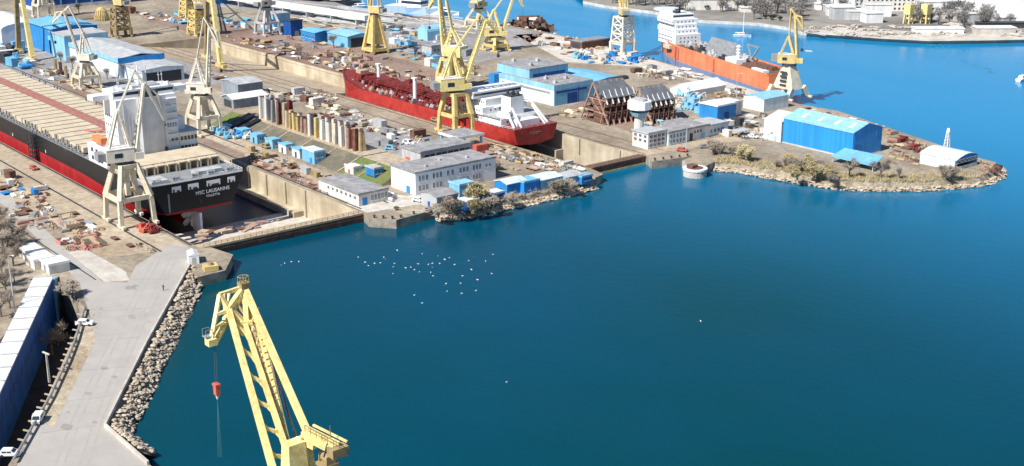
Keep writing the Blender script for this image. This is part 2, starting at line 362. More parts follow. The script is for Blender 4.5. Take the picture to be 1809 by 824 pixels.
rocks('riprap', PENS, 3.8, 900, smin=.25, smax=.9, kmin=.62, flat=.5, lab='pale stones round the right peninsula shore')
rocks('riprap', pxs([(1060,78),(965,57),(900,45)]), 2, 80, smin=.5, smax=1.3, inner=1, lab='pale stones along the far basin edge')
def shore_bank(pl, w0, m, zb=-3.6, zt=-.02):
    mb = MB(); q = [Vector((*p, 0)) for p in pl]; nn = []
    for i in range(len(q)):
        d = (q[min(i+1, len(q)-1)] - q[max(i-1, 0)]).normalized(); nn.append(Vector((d.y, -d.x, 0)))
    pts = []
    for i in range(len(q) - 1):
        for k in range(8):
            t_ = k / 8; c = q[i].lerp(q[i+1], t_); n_ = nn[i].lerp(nn[i+1], t_); pts.append((c, n_ * (w0 * random.uniform(.8, 1.2))))
    pts.append((q[-1], nn[-1] * w0))
    for (a, na), (b_, nb) in zip(pts[:-1], pts[1:]):
        ma, mb_ = a + na*.5 + Vector((0,0,zt*.4+zb*.5+random.uniform(-.2,.3))), b_ + nb*.5 + Vector((0,0,zt*.4+zb*.5))
        mb.poly([(a.x,a.y,zt),(ma.x,ma.y,ma.z),(mb_.x,mb_.y,mb_.z),(b_.x,b_.y,zt)]); mb.poly([(ma.x,ma.y,ma.z),(a.x+na.x,a.y+na.y,zb),(b_.x+nb.x,b_.y+nb.y,zb),(mb_.x,mb_.y,mb_.z)])
    return struct(mb.build('shore_bank', m))
shore_bank(pxs([(240,798),(186,757),(260,610),(335,472),(349,490)]), 6., M['bank'])
shore_bank(MIDS, 3.6, M['bank'])
shore_bank(PENS, 3.8, M['bank'])
# parapet along the road
mb = MB(); pp = pxs([(262,822),(186,755),(259,608),(336,470)])
for a, b_ in zip(pp[:-1], pp[1:]): mb.beam((*a, .45), (*b_, .45), .5, .9)
tag(mb.build('parapet', M['slab']), 'low concrete parapet between the grey road and the boulders', 'wall')

# ------------------------------------------------------------------ buildings
WINB = {}
def window(parent, x, y, z, ww, hh, face, frame=M['white']):
    key = (ww, hh, face, frame.name)
    if key not in WINB:
        mb = MB()
        if face == 'u': mb.box(0, .06, -ww/2, ww/2, 0, hh, 0); mb.box(.0, .12, -ww/2 - .15, ww/2 + .15, -.2, -.0, 1); mb.box(.0, .10, -.06, .06, .0, hh, 1)
        else: mb.box(-ww/2, ww/2, -.06, 0, 0, hh, 0); mb.box(-ww/2 - .15, ww/2 + .15, -.12, 0, -.2, -.0, 1); mb.box(-.06, .06, -.10, 0, .0, hh, 1)
        o = mb.build('window', [M['glass'], frame], parent); WINB[key] = o
    else:
        o = WINB[key].copy(); col.objects.link(o); o.parent = parent
    o.location = (x, y, z); return o
def building(name, label, cat, u, v, du, dv, h, wm, rm, roof='flat', rise=1.5, over=.4, wins=(), doors=(), z0=0., fm=None, group=None, band=None):
    """u,v = the corner nearest the camera (largest u, smallest v); the body runs to -u and +v"""
    t = thing(name, label, cat, (u, v, z0), 0, group)
    mb = MB()
    if roof == 'gable_u':     # ridge along u
        prof = [(0,0),(dv,0),(dv,h),(dv/2,h+rise),(0,h)]
        mb.hexa([(-du,y,z) for y,z in prof], [(0,y,z) for y,z in prof]); mb.build('wall', wm, t)
        r = MB(); o = over; k = rise/(dv/2)
        for sgn in (0, 1):
            ya, yb = (-o, dv/2) if not sgn else (dv + o, dv/2); za = h - o*k + .05
            r.hexa([(-du-o,ya,za),(o,ya,za),(o,yb,h+rise+.05),(-du-o,yb,h+rise+.05)], [(-du-o,ya,za+.25),(o,ya,za+.25),(o,yb,h+rise+.3),(-du-o,yb,h+rise+.3)])
        r.build('roof', rm, t)
    elif roof == 'gable_v':
        prof = [(0,0),(-du,0),(-du,h),(-du/2,h+rise),(0,h)]
        mb.hexa([(x,0,z) for x,z in prof], [(x,dv,z) for x,z in prof]); mb.build('wall', wm, t)
        r = MB(); o = over; k = rise/(du/2)
        for sgn in (0, 1):
            xa, xb = (o, -du/2) if not sgn else (-du - o, -du/2); za = h - o*k + .05
            r.hexa([(xa,-o,za),(xa,dv+o,za),(xb,dv+o,h+rise+.05),(xb,-o,h+rise+.05)], [(xa,-o,za+.25),(xa,dv+o,za+.25),(xb,dv+o,h+rise+.3),(xb,-o,h+rise+.3)])
        r.build('roof', rm, t)
    elif roof == 'arch_u' or roof == 'arch_v':
        n = 8; wdt = dv if roof == 'arch_u' else du
        arc = [(wdt/2 - wdt/2*math.cos(math.pi*i/n), h + rise*math.sin(math.pi*i/n)) for i in range(n+1)]
        pr = [(0,0)] + arc + [(wdt,0)]
        P = (lambda x, a, z: (x, a, z)) if roof == 'arch_u' else (lambda x, a, z: (-a, x, z))
        x0, x1 = (-du, 0) if roof == 'arch_u' else (0, dv)
        mb.hexa([P(x0,a,z) for a,z in pr], [P(x1,a,z) for a,z in pr]); mb.build('wall', wm, t)
        r = MB()
        for (a,z),(a2,z2) in zip(arc[:-1], arc[1:]):
            r.hexa([P(x0-over,a,z+.03),P(x1+over,a,z+.03),P(x1+over,a2,z2+.03),P(x0-over,a2,z2+.03)], [P(x0-over,a,z+.25),P(x1+over,a,z+.25),P(x1+over,a2,z2+.25),P(x0-over,a2,z2+.25)])
        r.build('roof', rm, t)
    else:
        mb.box(-du, 0, 0, dv, 0, h); mb.build('wall', wm, t)
        r = MB(); o = over; r.box(-du-o, o, -o, dv+o, h+.003, h+.35); 
        r.box(-du-o, o, -o, -o+.3, h+.35, h+.7); r.box(o-.3, o, -o+.3, dv+o, h+.35, h+.7)
        r.build('roof', rm, t)
    if band:
        zb0, zb1, bm = band; q = MB(); q.box(-du-.03, .05, -.05, dv+.03, zb0, zb1); q.build('fascia', bm, t)
    for face, n, zs, ww, hh, a, bb in wins:
        for k in range(n):
            f = a + (bb - a) * (k + .5) / n
            for z in zs:
                if face == 'u': window(t, .003, f * dv, z, ww, hh, 'u')
                else: window(t, -f * du, -.003, z, ww, hh, 'v')
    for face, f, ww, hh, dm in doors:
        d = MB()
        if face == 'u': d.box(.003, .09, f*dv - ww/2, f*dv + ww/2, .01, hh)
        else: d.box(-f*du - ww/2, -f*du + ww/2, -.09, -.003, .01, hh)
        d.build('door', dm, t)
    return t
def vent(parent, x, y, z, s=1.): 
    mb = MB(); mb.box(x-s, x+s, y-s*.7, y+s*.7, z, z+s*1.2); mb.build('roof_vent', M['ltgrey'], parent)

# right-hand big blue hall on the peninsula
t = building('boat_hall', 'long bright blue hall with pale blue roof on the peninsula', 'hall', -294.5, 409.5, 34, 18.5, 10., M['brightblue'], M['iceblue'], 'gable_u', 2.6, .25)
mb = MB(); mb.box(.02, .14, 14.5, 17.5, 6.8, 9.4); mb.build('window', M['blue'], t)
mb = MB(); mb.box(.02, .25, -.2, 18.7, -.0, .25); mb.build('plinth', M['slab'], t)
for x in (-28, -20, -12, -5):
    mb = MB(); mb.hexa([(x,3,10.99),(x+1.6,3,10.99),(x+1.6,7,12.12),(x,7,12.12)],[(x,3,11.25),(x+1.6,3,11.25),(x+1.6,7,12.38),(x,7,12.38)]); mb.build('skylight', M['palewhite'], t)
mb = MB(); mb.box(-33.5, -.3, 8.95, 9.55, 12.87, 13.1); mb.build('ridge_cap', M['ltgrey'], t)
mb = MB(); mb.box(-34, 0, -.12, -.003, .0, .5); mb.build('wall_base', M['slab'], t)
mb = MB(); mb.box(.01, .12, .6, 4.4, .02, 5.4); mb.build('door', M['blue'], t)
building('hall_annex', 'pale white annex at the left end of the long blue hall', 'hall', -329, 409, 9, 18, 8.2, M['palewhite'], M['palewhite'], 'gable_u', 2.4, .1, doors=[('v', .3, 1.2, 2.4, M['ltgrey'])])
c = W(1470, 303)
t = thing('low_canopy', 'low blue canopy roof leaning in front of the long blue hall', 'canopy', (-286, 400, 0)); t.scale = (1.3, 1.15, 1)
mb = MB(); mb.hexa([(-8,-1,2.2),(7,-1,2.2),(4,9,3.6),(-9,8,3.6)], [(-8,-1,2.4),(7,-1,2.4),(4,9,3.8),(-9,8,3.8)]); mb.build('roof', M['skyblue'], t)
for x, y in ((-7.5,-.5),(6.5,-.5),(-.5,-.5)):
    mb = MB(); mb.tube((x,y,0),(x,y,2.2),.15); mb.build('post', M['ltgrey'], t)
# shed at the tip
t = building('tip_shed', 'white shed with open rounded front near the tip of the peninsula', 'shed', -258, 425, 15, 15, 3.6, M['palewhite'], M['shipwhite'], 'arch_v', 1.6, .2) if False else thing('tip_shed', 'white shed with dark open trussed front near the peninsula tip', 'shed', (-259, 424, 0))
mb = MB(); mb.box(-15, 0, 0, .25, 0, 4); mb.box(-15, -14.7, .25, 15, 0, 4); mb.box(-15, 0, 14.8, 15.05, 0, 4); mb.build('wall', M['palewhite'], t)
mb = MB()
for i in range(8):
    a, b_ = i/8, (i+1)/8; f = lambda q: 4 + 1.6*math.sin(math.pi*q)
    mb.hexa([(-15.2,a*15.4-.2,f(a)),(.6,a*15.4-.2,f(a)),(.6,b_*15.4-.2,f(b_)),(-15.2,b_*15.4-.2,f(b_))], [(-15.2,a*15.4-.2,f(a)+.2),(.6,a*15.4-.2,f(a)+.2),(.6,b_*15.4-.2,f(b_)+.2),(-15.2,b_*15.4-.2,f(b_)+.2)])
mb.build('roof', M['palewhite'], t)
mb = MB(); mb.beam((.2,.2,3.9),(.2,14.8,3.9),.25)
for i in range(6): mb.beam((.2,.3+i*2.4,3.9),(.2,1.5+i*2.4,2.6),.18); mb.beam((.2,1.5+i*2.4,2.6),(.2,2.7+i*2.4,3.9),.18)
mb.beam((.2,.3,2.6),(.2,14.8,2.6),.2); mb.build('truss', M['shipwhite'], t)
mb = MB(); mb.add([(.05, 15*i/8, 4 + (1.55*math.sin(math.pi*i/8))) for i in range(9)] + [(.05, 15, 3.3), (.05, 0, 3.3)], [tuple(range(11))]); mb.build('gable_panel', M['blue'], t)
mb = MB(); mb.box(-.1,.1,.26,14.7,0,1.2); mb.build('front_wall', M['palewhite'], t)
mb = MB(); mb.box(-14.6,-.2,.3,14.7,.03,.06); mb.build('floor_slab', M['dkgrey'], t)
# pale hall in front of the orange stern, small blue box etc.
building('store_hall', 'pale white hall with ice blue sides below the orange ship stern', 'hall', -371, 448, 12, 17, 5.6, M['palewhite'], M['iceblue'], 'gable_v', 1.2, .2, doors=[('v', .5, 3, 3.4, M['offwhite'])])
building('blue_workshop', 'square bright blue workshop with white roof behind the control tower', 'workshop', -372, 418.5, 10.5, 12, 6.2, M['blue'], M['white'], 'flat', doors=[('u', .5, 3, 3.2, M['navy'])])
building('white_workshop', 'small white box building joined behind the square blue workshop', 'workshop', -374, 431.5, 8, 5, 6., M['offwhite'], M['white'], 'flat')
t = building('tent_hall', 'long white tent hall below the middle of the orange ship', 'tent', -415, 446, 12, 26, 2.6, M['shipwhite'], M['white'], 'gable_v', 2.6, .3, doors=[('v', .5, 2.5, 2.4, M['grey'])])
# hall complex behind the tanker house
t = building('ship_hall', 'white hall with pale blue band and big blue gable doors behind the tanker', 'hall', -438, 382, 0.1, .1, .1, M['white'], M['white']) if False else thing('ship_hall', 'wide hall with sky blue bands and grey roof behind the red tanker', 'hall', (-440, 384, 0))
mb = MB(); mb.box(-40, 0, 0, 24, 0, 7.2, 0); mb.build('wall', M['palewhite'], t)
mb = MB(); mb.box(-40.1, .12, -.12, 24, 7.2, 9.4); mb.build('fascia', M['iceblue'], t)
mb = MB(); mb.box(-39.9, -.1, .1, 23.8, 9.4, 9.5); mb.build('roof', M['roofgrey'], t)
mb = MB(); mb.box(.003, .1, 0, 24, 0, 7.2); mb.build('gable_cladding', M['skyblue'], t)
mb = MB(); mb.box(.105, .25, 8, 14, .01, 5); mb.build('door', M['navy'], t)
for y0, y1 in ((1, 14.4), (15, 20)):
    mb = MB(); mb.box(.105, .2, y0, y1, 5.6, 6.6); mb.build('window_band', M['navy'], t)
mb = MB(); mb.box(.105, .3, 14.5, 14.9, 0, 7.2); mb.build('downpipe', M['navy'], t)
mb = MB(); mb.box(-38, -3, -.1, -.003, 5.2, 6.1); mb.build('window_band', M['grey'], t)
mb = MB(); mb.box(-44, -20, 2, 26, 9.5, 13.6); mb.build('upper_block', M['iceblue'], t)
mb = MB(); mb.box(-20, -19.9, 2, 26, 9.6, 13.5); mb.build('upper_gable', M['skyblue'], t)
mb = MB(); mb.box(-44.2, -19.7, 1.8, 26.2, 13.6, 14.); mb.build('upper_roof', M['roofgrey'], t)
mb = MB(); mb.box(-19.9, -19.8, 4, 24, 9.7, 11.2); mb.build('window_band', M['navy'], t)
for x, y, z in ((-4,4,9.5),(-9,15,9.5),(-14,7,9.5),(-26,8,14.),(-33,18,14.),(-40,9,14.)): mb = MB(); mb.box(x-.9,x+.9,y-.7,y+.7,z,z+1.2); mb.tube((x,y,z+1.2),(x,y,z+1.9),.4,n=8); mb.build('roof_vent', M['ltgrey'], t)
mb = MB(); mb.box(-44.3, -40.1, -3, 20, 0, 9); mb.build('side_block', M['blue'], t)
t = building('side_hall', 'sky blue hall with dark gable roof joined behind the wide hall', 'hall', -441, 409, 30, 20, 7.5, M['skyblue'], M['skyblue'], 'gable_u', 1.2, .1)
mb = MB(); mb.hexa([(0.1,9,7.4),(3,9,7.4),(3,20.5,7.4),(.1,20.5,7.4)], [(.1,9.5,8.9),(2.6,9.5,8.9),(2.6,20,8.9),(.1,20,8.9)]); mb.build('roof_hood', M['dkgrey'], t)
# control tower
p = (-373.5, 372.5)
t = thing('control_tower', 'white control tower with overhanging cabin beside dock two', 'tower', (*p, 0))
mb = MB(); mb.tube((0,0,0),(0,0,9.5),2.2,1.9,12); mb.build('stem', M['offwhite'], t)
def octo(r0, r1, z0, z1, m, nm):
    mb = MB(); mb.tube((0,0,z0),(0,0,z1),r0,r1,10); mb.build(nm, m, t)
octo(3., 4., 8.6, 10.4, M['iceblue'], 'cabin_base'); octo(4., 4.2, 10.4, 11.6, M['glass'], 'window_band'); octo(5., 5., 11.6, 14.9, M['shipwhite'], 'cabin'); octo(3.2, 3., 14.9, 15.8, M['ltgrey'], 'roof')
mb = MB(); mb.tube((0,0,15.4),(0,0,20),.1); mb.build('antenna', M['ltgrey'], t)
# quay buildings right of dock two
building('quay_office', 'white office by the dock two gate with three window rows', 'office', -354.5, 359, 9, 10, 6.2, M['offwhite'], M['ltgrey'], wins=[('u', 4, (.8,2.6,4.4), 1.3, 1.1, .05, .95), ('v', 3, (2.6,4.4), 1.3, 1.1, .05, .95)])
building('quay_office', 'pale two storey office second from the dock two gate', 'office', -353.6, 369.5, 11, 10.5, 5.2, M['palewhite'], M['roofgrey'], wins=[('u', 5, (.8,3.), .8, 1.3, .05, .95)])
building('quay_shed', 'low white shed with tall dark openings third from the dock two gate', 'shed', -354, 380.5, 16, 13, 5., M['offwhite'], M['roofgrey'], doors=[('u', .2, 1.8, 3.2, M['dkgrey']), ('u', .75, 2, 2.4, M['skyblue'])], wins=[('u', 3, (2.8,), 1., 1.2, .3, .7)])
building('quay_shed', 'low white shed with blue door at the right end of the quay row', 'shed', -354.5, 394, 11, 12, 4.3, M['palewhite'], M['ltgrey'], doors=[('u', .7, 2, 2.8, M['blue'])], wins=[('u', 3, (1.4,), 1., 1.4, .05, .6)])
t = thing('lean_to', 'grey lean-to roof on posts at the end of the quay shed row', 'shelter', (-349, 401, 0))
mb = MB(); mb.hexa([(0,0,2.6),(4,0,2.3),(4,8,2.3),(0,8,2.6)], [(0,0,2.8),(4,0,2.5),(4,8,2.5),(0,8,2.8)]); mb.build('roof', M['ltgrey'], t)
for y in (.4, 4, 7.6):
    mb = MB(); mb.tube((3.7,y,0),(3.7,y,2.4),.12); mb.tube((.3,y,0),(.3,y,2.6),.12); mb.build('post', M['grey'], t)
# white office beside dock one
u0, v0 = -358.5, 249.5
t = building('white_office', 'two storey white office with grey flat roof on the middle quay', 'office', u0, v0, 15, 35.5, 7.8, M['shipwhite'], M['roofgrey'], over=.25,
   wins=[('u', 3, (4.8,1.4), .75, 1.9, .03, .16), ('u', 3, (4.8,1.4), .75, 1.9, .2, .33), ('u', 2, (4.8,), .75, 1.9, .37, .48), ('u', 3, (4.8,1.4), .75, 1.9, .53, .66), ('u', 3, (4.8,1.4), .75, 1.9, .7, .82), ('u', 2, (5.2,), .7, 1., .86, .95)],
   doors=[('v', .3, 2.2, 2.6, M['blue']), ('u', .06, .0, .0, M['dkgrey'])][:1])
for x, y in ((-5, 8), (-9, 17), (-6, 27)): vent(t, x, y, 8.15, .6)
t = building('rear_office', 'grey white flat office block behind the white office', 'office', -380, 267, 12, 24, 8.2, M['ltgrey'], M['roofgrey'], wins=[('u', 4, (5.2,), 4.6, 1.9, .06, .96)])
t = thing('canopy_shelter', 'flat grey canopy with white fascia on posts beside the red tanker', 'canopy', (-397, 297, 0))
mb = MB(); mb.box(-13, 0, 0, 13, 5.6, 6.3); mb.build('roof', M['roofgrey'], t)
mb = MB(); mb.box(-13.1, .15, -.15, 0, 5.5, 6.5); mb.box(0.001, .15, 0.001, 13, 5.5, 6.5); mb.build('fascia', M['shipwhite'], t)
for x, y in ((-.8,.8),(-12,.8),(-.8,12),(-12,12)):
    mb = MB(); mb.box(x-.4,x+.4,y-.4,y+.4,0,5.55); mb.build('post', M['skyblue'], t)
# pump house beside dock one
t = building('pump_house', 'long flat white pump house with blue door at the dock one mouth', 'pump house', -359.8, 227, 26, 12, 3.9, M['offwhite'], M['roofgrey'], over=.2, wins=[('u', 5, (1.2,), .7, 1.9, .4, .97), ('v', 7, (2.1,), 1.1, 1., .04, .8)], doors=[('u', .2, 2., 2.6, M['blue'])])
# sheds left of the block stacks
building('grey_shed', 'grey sheet shed with white roof behind the second dock crane', 'shed', -547, 281, 17, 13, 6.2, M['shadegrey'], M['ltgrey'], 'gable_v', .9, .3)
building('open_shed', 'low white shed with dark open gable left of the standing blocks', 'shed', -527, 268, 11, 17, 4.2, M['shadegrey'], M['white'], 'gable_v', 1.4, .6, doors=[('v', .5, 7, 3.4, M['dkgrey'])])
# long hall behind the container ship
t = thing('long_hall', 'very long white walled hall with pale roof and bright blue end', 'hall', (-629, 258, 0))
mb = MB(); mb.box(-95, 0, 0, 24, 0, 9.5); mb.build('wall', M['palewhite'], t)
mb = MB(); mb.hexa([(-95,-.3,9.5),(.2,-.3,9.5),(.2,12,11.2),(-95,12,11.2)],[(-95,-.3,9.9),(.2,-.3,9.9),(.2,12,11.6),(-95,12,11.6)]); mb.hexa([(-95,24.3,9.5),(-95,12,11.2),(.2,12,11.2),(.2,24.3,9.5)],[(-95,24.3,9.9),(-95,12,11.6),(.2,12,11.6),(.2,24.3,9.9)]); mb.build('roof', M['ltgrey'], t)
mb = MB(); mb.box(-95, .25, -.5, -.31, 7.7, 9.9); mb.build('fascia', M['iceblue'], t)
mb = MB(); mb.box(.22, .5, -.5, 24.5, 7.6, 10.3); mb.build('end_fascia', M['brightblue'], t)
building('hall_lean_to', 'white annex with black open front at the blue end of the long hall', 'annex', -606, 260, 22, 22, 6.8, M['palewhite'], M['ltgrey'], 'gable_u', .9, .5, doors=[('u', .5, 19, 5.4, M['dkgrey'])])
building('blue_hall', 'tall sky blue hall block left of the long pale hall', 'hall', -694, 256, 22, 24, 13, M['iceblue'], M['ltgrey'], 'flat', doors=[('v', .03, 1.4, 12.6, M['blue']), ('v', .97, 1.4, 12.6, M['blue'])])
t = building('blue_hall', 'blue hall with deep blue open front beside the tall yellow A-frame', 'hall', -718, 258, 40, 26, 14, M['blue'], M['skyblue'], 'gable_u', 1.5, .8, doors=[('u', .45, 20, 13, M['navy'])])
building('white_hall', 'white hall with pale curved roof at the top left edge', 'hall', -760, 244, 60, 26, 10, M['shipwhite'], M['white'], 'arch_u', 3, .2)
t = building('long_store', 'long dark blue store with pale base at the top left', 'store', -899, 312, 30, 70, 15, M['navy'], M['skyblue'], band=(0, 2.4, M['offwhite']))
for k in range(6):
    mb = MB(); mb.box(.06, .3, 8 + k * 11, 9 + k * 11, 2.5, 14.8); mb.build('pilaster', M['skyblue'], t)
building('blue_shed', 'small blue shed with white door beside the grey portal crane', 'shed', -722, 398, 12, 12, 9, M['skyblue'], M['ltgrey'], doors=[('u', .5, 3, 3, M['white'])])
building('navy_shed', 'dark navy shed right of the grey portal crane', 'shed', -690, 392, 9, 8, 9, M['navy'], M['dkgrey'], doors=[('u', .5, 3, 3, M['grey'])])
building('blue_workshop', 'low blue workshop with bright blue end left of the tapering tower crane', 'workshop', -659, 390, 16, 12, 6, M['blue'], M['skyblue'], 'gable_u', .8, wins=[('v', 4, (2.4,), 1.6, 1.4, .05, .95)])
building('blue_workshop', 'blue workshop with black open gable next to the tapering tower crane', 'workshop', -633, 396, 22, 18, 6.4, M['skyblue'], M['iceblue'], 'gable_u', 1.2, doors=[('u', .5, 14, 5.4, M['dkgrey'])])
building('round_shed', 'pale blue round roofed shed by the yellow cranes near the basin', 'shed', -625, 446, 10, 14, 5, M['iceblue'], M['iceblue'], 'arch_v', 3., .1)
building('low_office', 'low grey white office among the yard racks in the middle distance', 'office', -585, 420, 9, 20, 4.5, M['ltgrey'], M['roofgrey'], wins=[('u', 7, (1.6,), 1.3, 1.2, .05, .95)])
t = building('tower_silo', 'tall narrow blue tower block behind the yellow lattice crane', 'tower', -850, 424, 9, 9, 26, M['blue'], M['skyblue'])
# long white conveyor galleries of the marina side
def gallery(pa, pb, wdt, hh, label):
    a, b_ = W(*pa), W(*pb); L_ = math.hypot(b_[0]-a[0], b_[1]-a[1]); t = thing('conveyor_gallery', label, 'gallery', (*a, 0), math.atan2(b_[1]-a[1], b_[0]-a[0]))
    mb = MB(); mb.box(0, L_, -wdt/2, wdt/2, hh, hh + 3); mb.build('duct', M['shipwhite'], t)
    for k in range(int(L_ // 25) + 1):
        mb = MB(); mb.box(k*25, k*25+.8, -wdt/2+.4, wdt/2-.4, 0, hh); mb.build('pier', M['ltgrey'], t)
gallery((390, 6), (652, 47), 7, 4, 'long white raised gallery crossing behind the tapering tower crane')
gallery((470, -4), (560, 4), 5, 4, 'short white raised gallery at the top edge by the marina')
for k, (a, b_) in enumerate((((560,22),(700,38)), ((700,46),(800,44)), ((690,62),(800,54)), ((560,34),(690,50)), ((600,14),(700,27)))):
    a, b_ = W(*a), W(*b_); mb = MB(); mb.beam((*a, .8), (*b_, .8), 4., 1.4)
    tag(mb.build('stacked_pipes', M['ltgrey']), ['low pale pipe rack just below the marina basin', 'low pale pipe rack right of the tapering tower crane', 'lower of the two pipe racks right of the tapering tower', 'pale pipe rack between white gallery and tapering tower', 'pale pipe rack nearest the far basin water'][k], 'pipe rack')

# blue sheds on the middle quay shore
SH = [(772,372,9,9,4.2,'ltgrey','roofgrey','grey hut at the left end of the shore shed row'),
 (812,352,6,7,4.6,'skyblue','iceblue','sky blue hut behind the first shore bushes'),
 (826,374,5,5,3.2,'navy','white','dark blue hut with white roof between the shore bushes'),
 (868,358,5,6,2.6,'blue','white','low blue hut with white roof right of the shore bushes'),
 (896,347,7,9,4.0,'blue','palewhite','blue container hut in the middle of the shore shed row'),
 (926,344,6,7,4.0,'brightblue','skyblue','bright blue hut right of the blue container hut'),
 (955,337,8,10,3.4,'iceblue','palewhite','ice blue workshop with pale pitched roof on the shore'),
 (1000,330,7,8,3.0,'skyblue','ltgrey','sky blue shed near the right end of the shore row'),
 (1028,327,4,5,2.6,'blue','skyblue','smallest blue hut at the right end of the shore row')]
for x, y, du, dv, h, wm, rm, lb in SH:
    u, v = W(x, y); building('shore_hut', lb, 'hut', u, v, du, dv, h, M[wm], M[rm], 'gable_v' if du > 6 else 'flat', .9, .2, wins=[('u', 2, (1.2,), 1., 1., .2, .95)], doors=[('v', .5, 1.2, 2.1, M['navy'])], group='huts on the middle quay shore')
# cabins at the foot of the bank
CB = [(430,246),(455,255),(482,264),(506,273),(530,281)]
for i, (x, y) in enumerate(CB):
    u, v = W(x, y); building('site_cabin', ['first blue cabin of the bank row, by the second dock crane','second cabin of the bank row, sky blue','third cabin of the bank row, white and blue','fourth cabin of the bank row, white front','fifth cabin of the bank row, beside the largest one'][i], 'cabin', u, v, 6, 4, 3.2, M[['blue','skyblue','iceblue','white','palewhite'][i]], M['skyblue'], 'flat', over=.15, wins=[('u', 1, (1.2,), 1.2, 1.1, .1, .9)], doors=[('v', .5, 1.2, 2.2, M['dkgrey'])], group='cabins along the foot of the bank')
u, v = W(556, 291); building('site_cabin', 'largest sky blue cabin at the right end of the bank row', 'cabin', u, v, 9, 5, 4.6, M['skyblue'], M['palewhite'], 'flat', over=.15, doors=[('v', .3, 1.6, 2.2, M['blue'])], wins=[('u', 2, (2.4,), 1, 1.1, .1, .9)], group='cabins along the foot of the bank')
u, v = W(662, 322); building('site_cabin', 'dark blue cabin on legs below the green bank', 'cabin', u, v, 6, 4, 2.8, M['blue'], M['ltgrey'], 'flat', over=.15, z0=1.8, wins=[('u', 2, (1.,), 1., 1., .1, .9)])
mb = MB(); 
for a, b_ in ((-5.7,.3),(-.3,.3),(-5.7,3.7),(-.3,3.7)): mb.box(u+a-.15,u+a+.15,v+b_-.15,v+b_+.15,0,1.8)
tag(mb.build('cabin_stand', M['grey']), 'steel stand under the dark blue cabin below the green bank', 'stand')
u, v = W(625, 312); building('site_cabin', 'cream cabin between the bank cabins and the dark blue cabin', 'cabin', u, v, 6, 4, 3., M['offwhite'], M['white'], 'flat', over=.15, doors=[('v', .5, 1.2, 2.1, M['redbox'])])
# red containers by the office
def container(u, v, z, L_, rz, m, label):
    t = thing('shipping_container', label, 'container', (u, v, z), rz)
    mb = MB(); mb.box(0, L_, 0, 2.5, 0, 2.6)
    for k in range(int(L_ / .8)): mb.box(.3 + k*.8, .55 + k*.8, -.06, 0, .1, 2.5); mb.box(.3 + k*.8, .55 + k*.8, 2.5, 2.56, .1, 2.5)
    mb.build('body', m, t); mb = MB(); mb.box(L_, L_ + .06, .1, 2.4, .1, 2.5); mb.box(L_+.06, L_+.12, 1.1, 1.4, .2, 2.4); mb.build('door', m, t)
for k, (x, y, z, rz, nm, lb) in enumerate(((724,303,0,R(90),'redbox','red container lying behind the left end of the white office'),(724,303,2.6,R(90),'redbox','upper red container stacked behind the left end of the office'),(835,283,0,R(90),'redbox','red container standing right of the flat grey canopy'),(842,281,2.6,R(90),'redbox','upper red container stacked right of the flat grey canopy'),(790,288,0,R(90),'rust','rusty container between canopy and white office'))):
    u, v = W(x, y); container(u, v, z, 6.1 if k else 5, rz, M[nm], lb)
u, v = W(334, 468); 
t = thing('kiosk', 'white gabled kiosk at the road corner beside dock one gate', 'kiosk', (u, v, 0), R(-20))
mb = MB(); mb.box(-5, 0, 0, 3, 0, 2.6); mb.build('wall', M['shipwhite'], t); mb = MB(); mb.hexa([(-5.1,-.1,2.6),(.1,-.1,2.6),(.1,3.1,2.6),(-5.1,3.1,2.6)],[(-5.1,1.5,3.3),(.1,1.5,3.3),(.1,1.7,3.3),(-5.1,1.7,3.3)]); mb.build('roof', M['white'], t)
mb = MB(); mb.box(.003,.06,.9,2.1,0,2.1); mb.build('door', M['ltgrey'], t)
u, v = W(362, 482)
t = thing('capstan_house', 'square yellow capstan house on the corner dolphin by dock one', 'winch', (u, v, 0), R(-15))
mb = MB(); mb.box(-3.5, 0, 0, 4, .1, 1.6); mb.build('body', M['yellow'], t); mb = MB(); mb.tube((-1.7,2,1.6),(-1.7,2,2.4),.9,.7,12); mb.build('drum', M['dullyellow'], t)

# dock gates
for (u, v0_, v1_, lb, cm) in ((-354.8, 165, 224, 'long caisson gate with beige walkway closing dock one', 'tan'), (-350, 322, 351, 'dark caisson gate with yellow fender closing dock two', 'rust')):
    t = thing('dock_gate', lb, 'gate', (u, v0_, 0))
    n = v1_ - v0_
    mb = MB(); mb.box(-2.2, 2.2, .05, n - .05, -12, -.5); mb.build('caisson', M['rust'], t)
    mb = MB(); mb.box(-1.6, 2.6, .05, n - .05, -.5, .1); mb.build('walkway', M['tan' if cm == 'tan' else 'rust'], t)
    mb = MB()
    for k in range(int(n // 2)): mb.box(2.4, 2.5, 1 + k*2, 1.12 + k*2, .1, 1.2)
    mb.box(2.4, 2.5, 1, n - 1, 1.12, 1.2); mb.box(2.4, 2.5, 1, n - 1, .6, .66); mb.build('railing', M['tan'], t)
    mb = MB(); mb.box(2.21, 2.6, .1, n - .1, -3.0 if cm != 'tan' else -1.6, -2.4 if cm != 'tan' else -1.1); mb.build('fender', M['yellow' if cm != 'tan' else 'rust'], t)
# steel frames on the walkway of gate one
t = thing('timber_heap', 'pinkish frames and timber lying on the dock one gate end', 'frames', (-361, 168, 0))
rnd = random.Random(5)
for k in range(16):
    mb = MB(); x, y = rnd.uniform(-5, 3), rnd.uniform(0, 26); mb.cbox(x, y, .5, rnd.uniform(1, 3), rnd.uniform(2, 5), rnd.uniform(.3, 1.), rnd.uniform(-.6, .6)); mb.build('frame', M[rnd.choice(['primer','tan','rust'])], t)
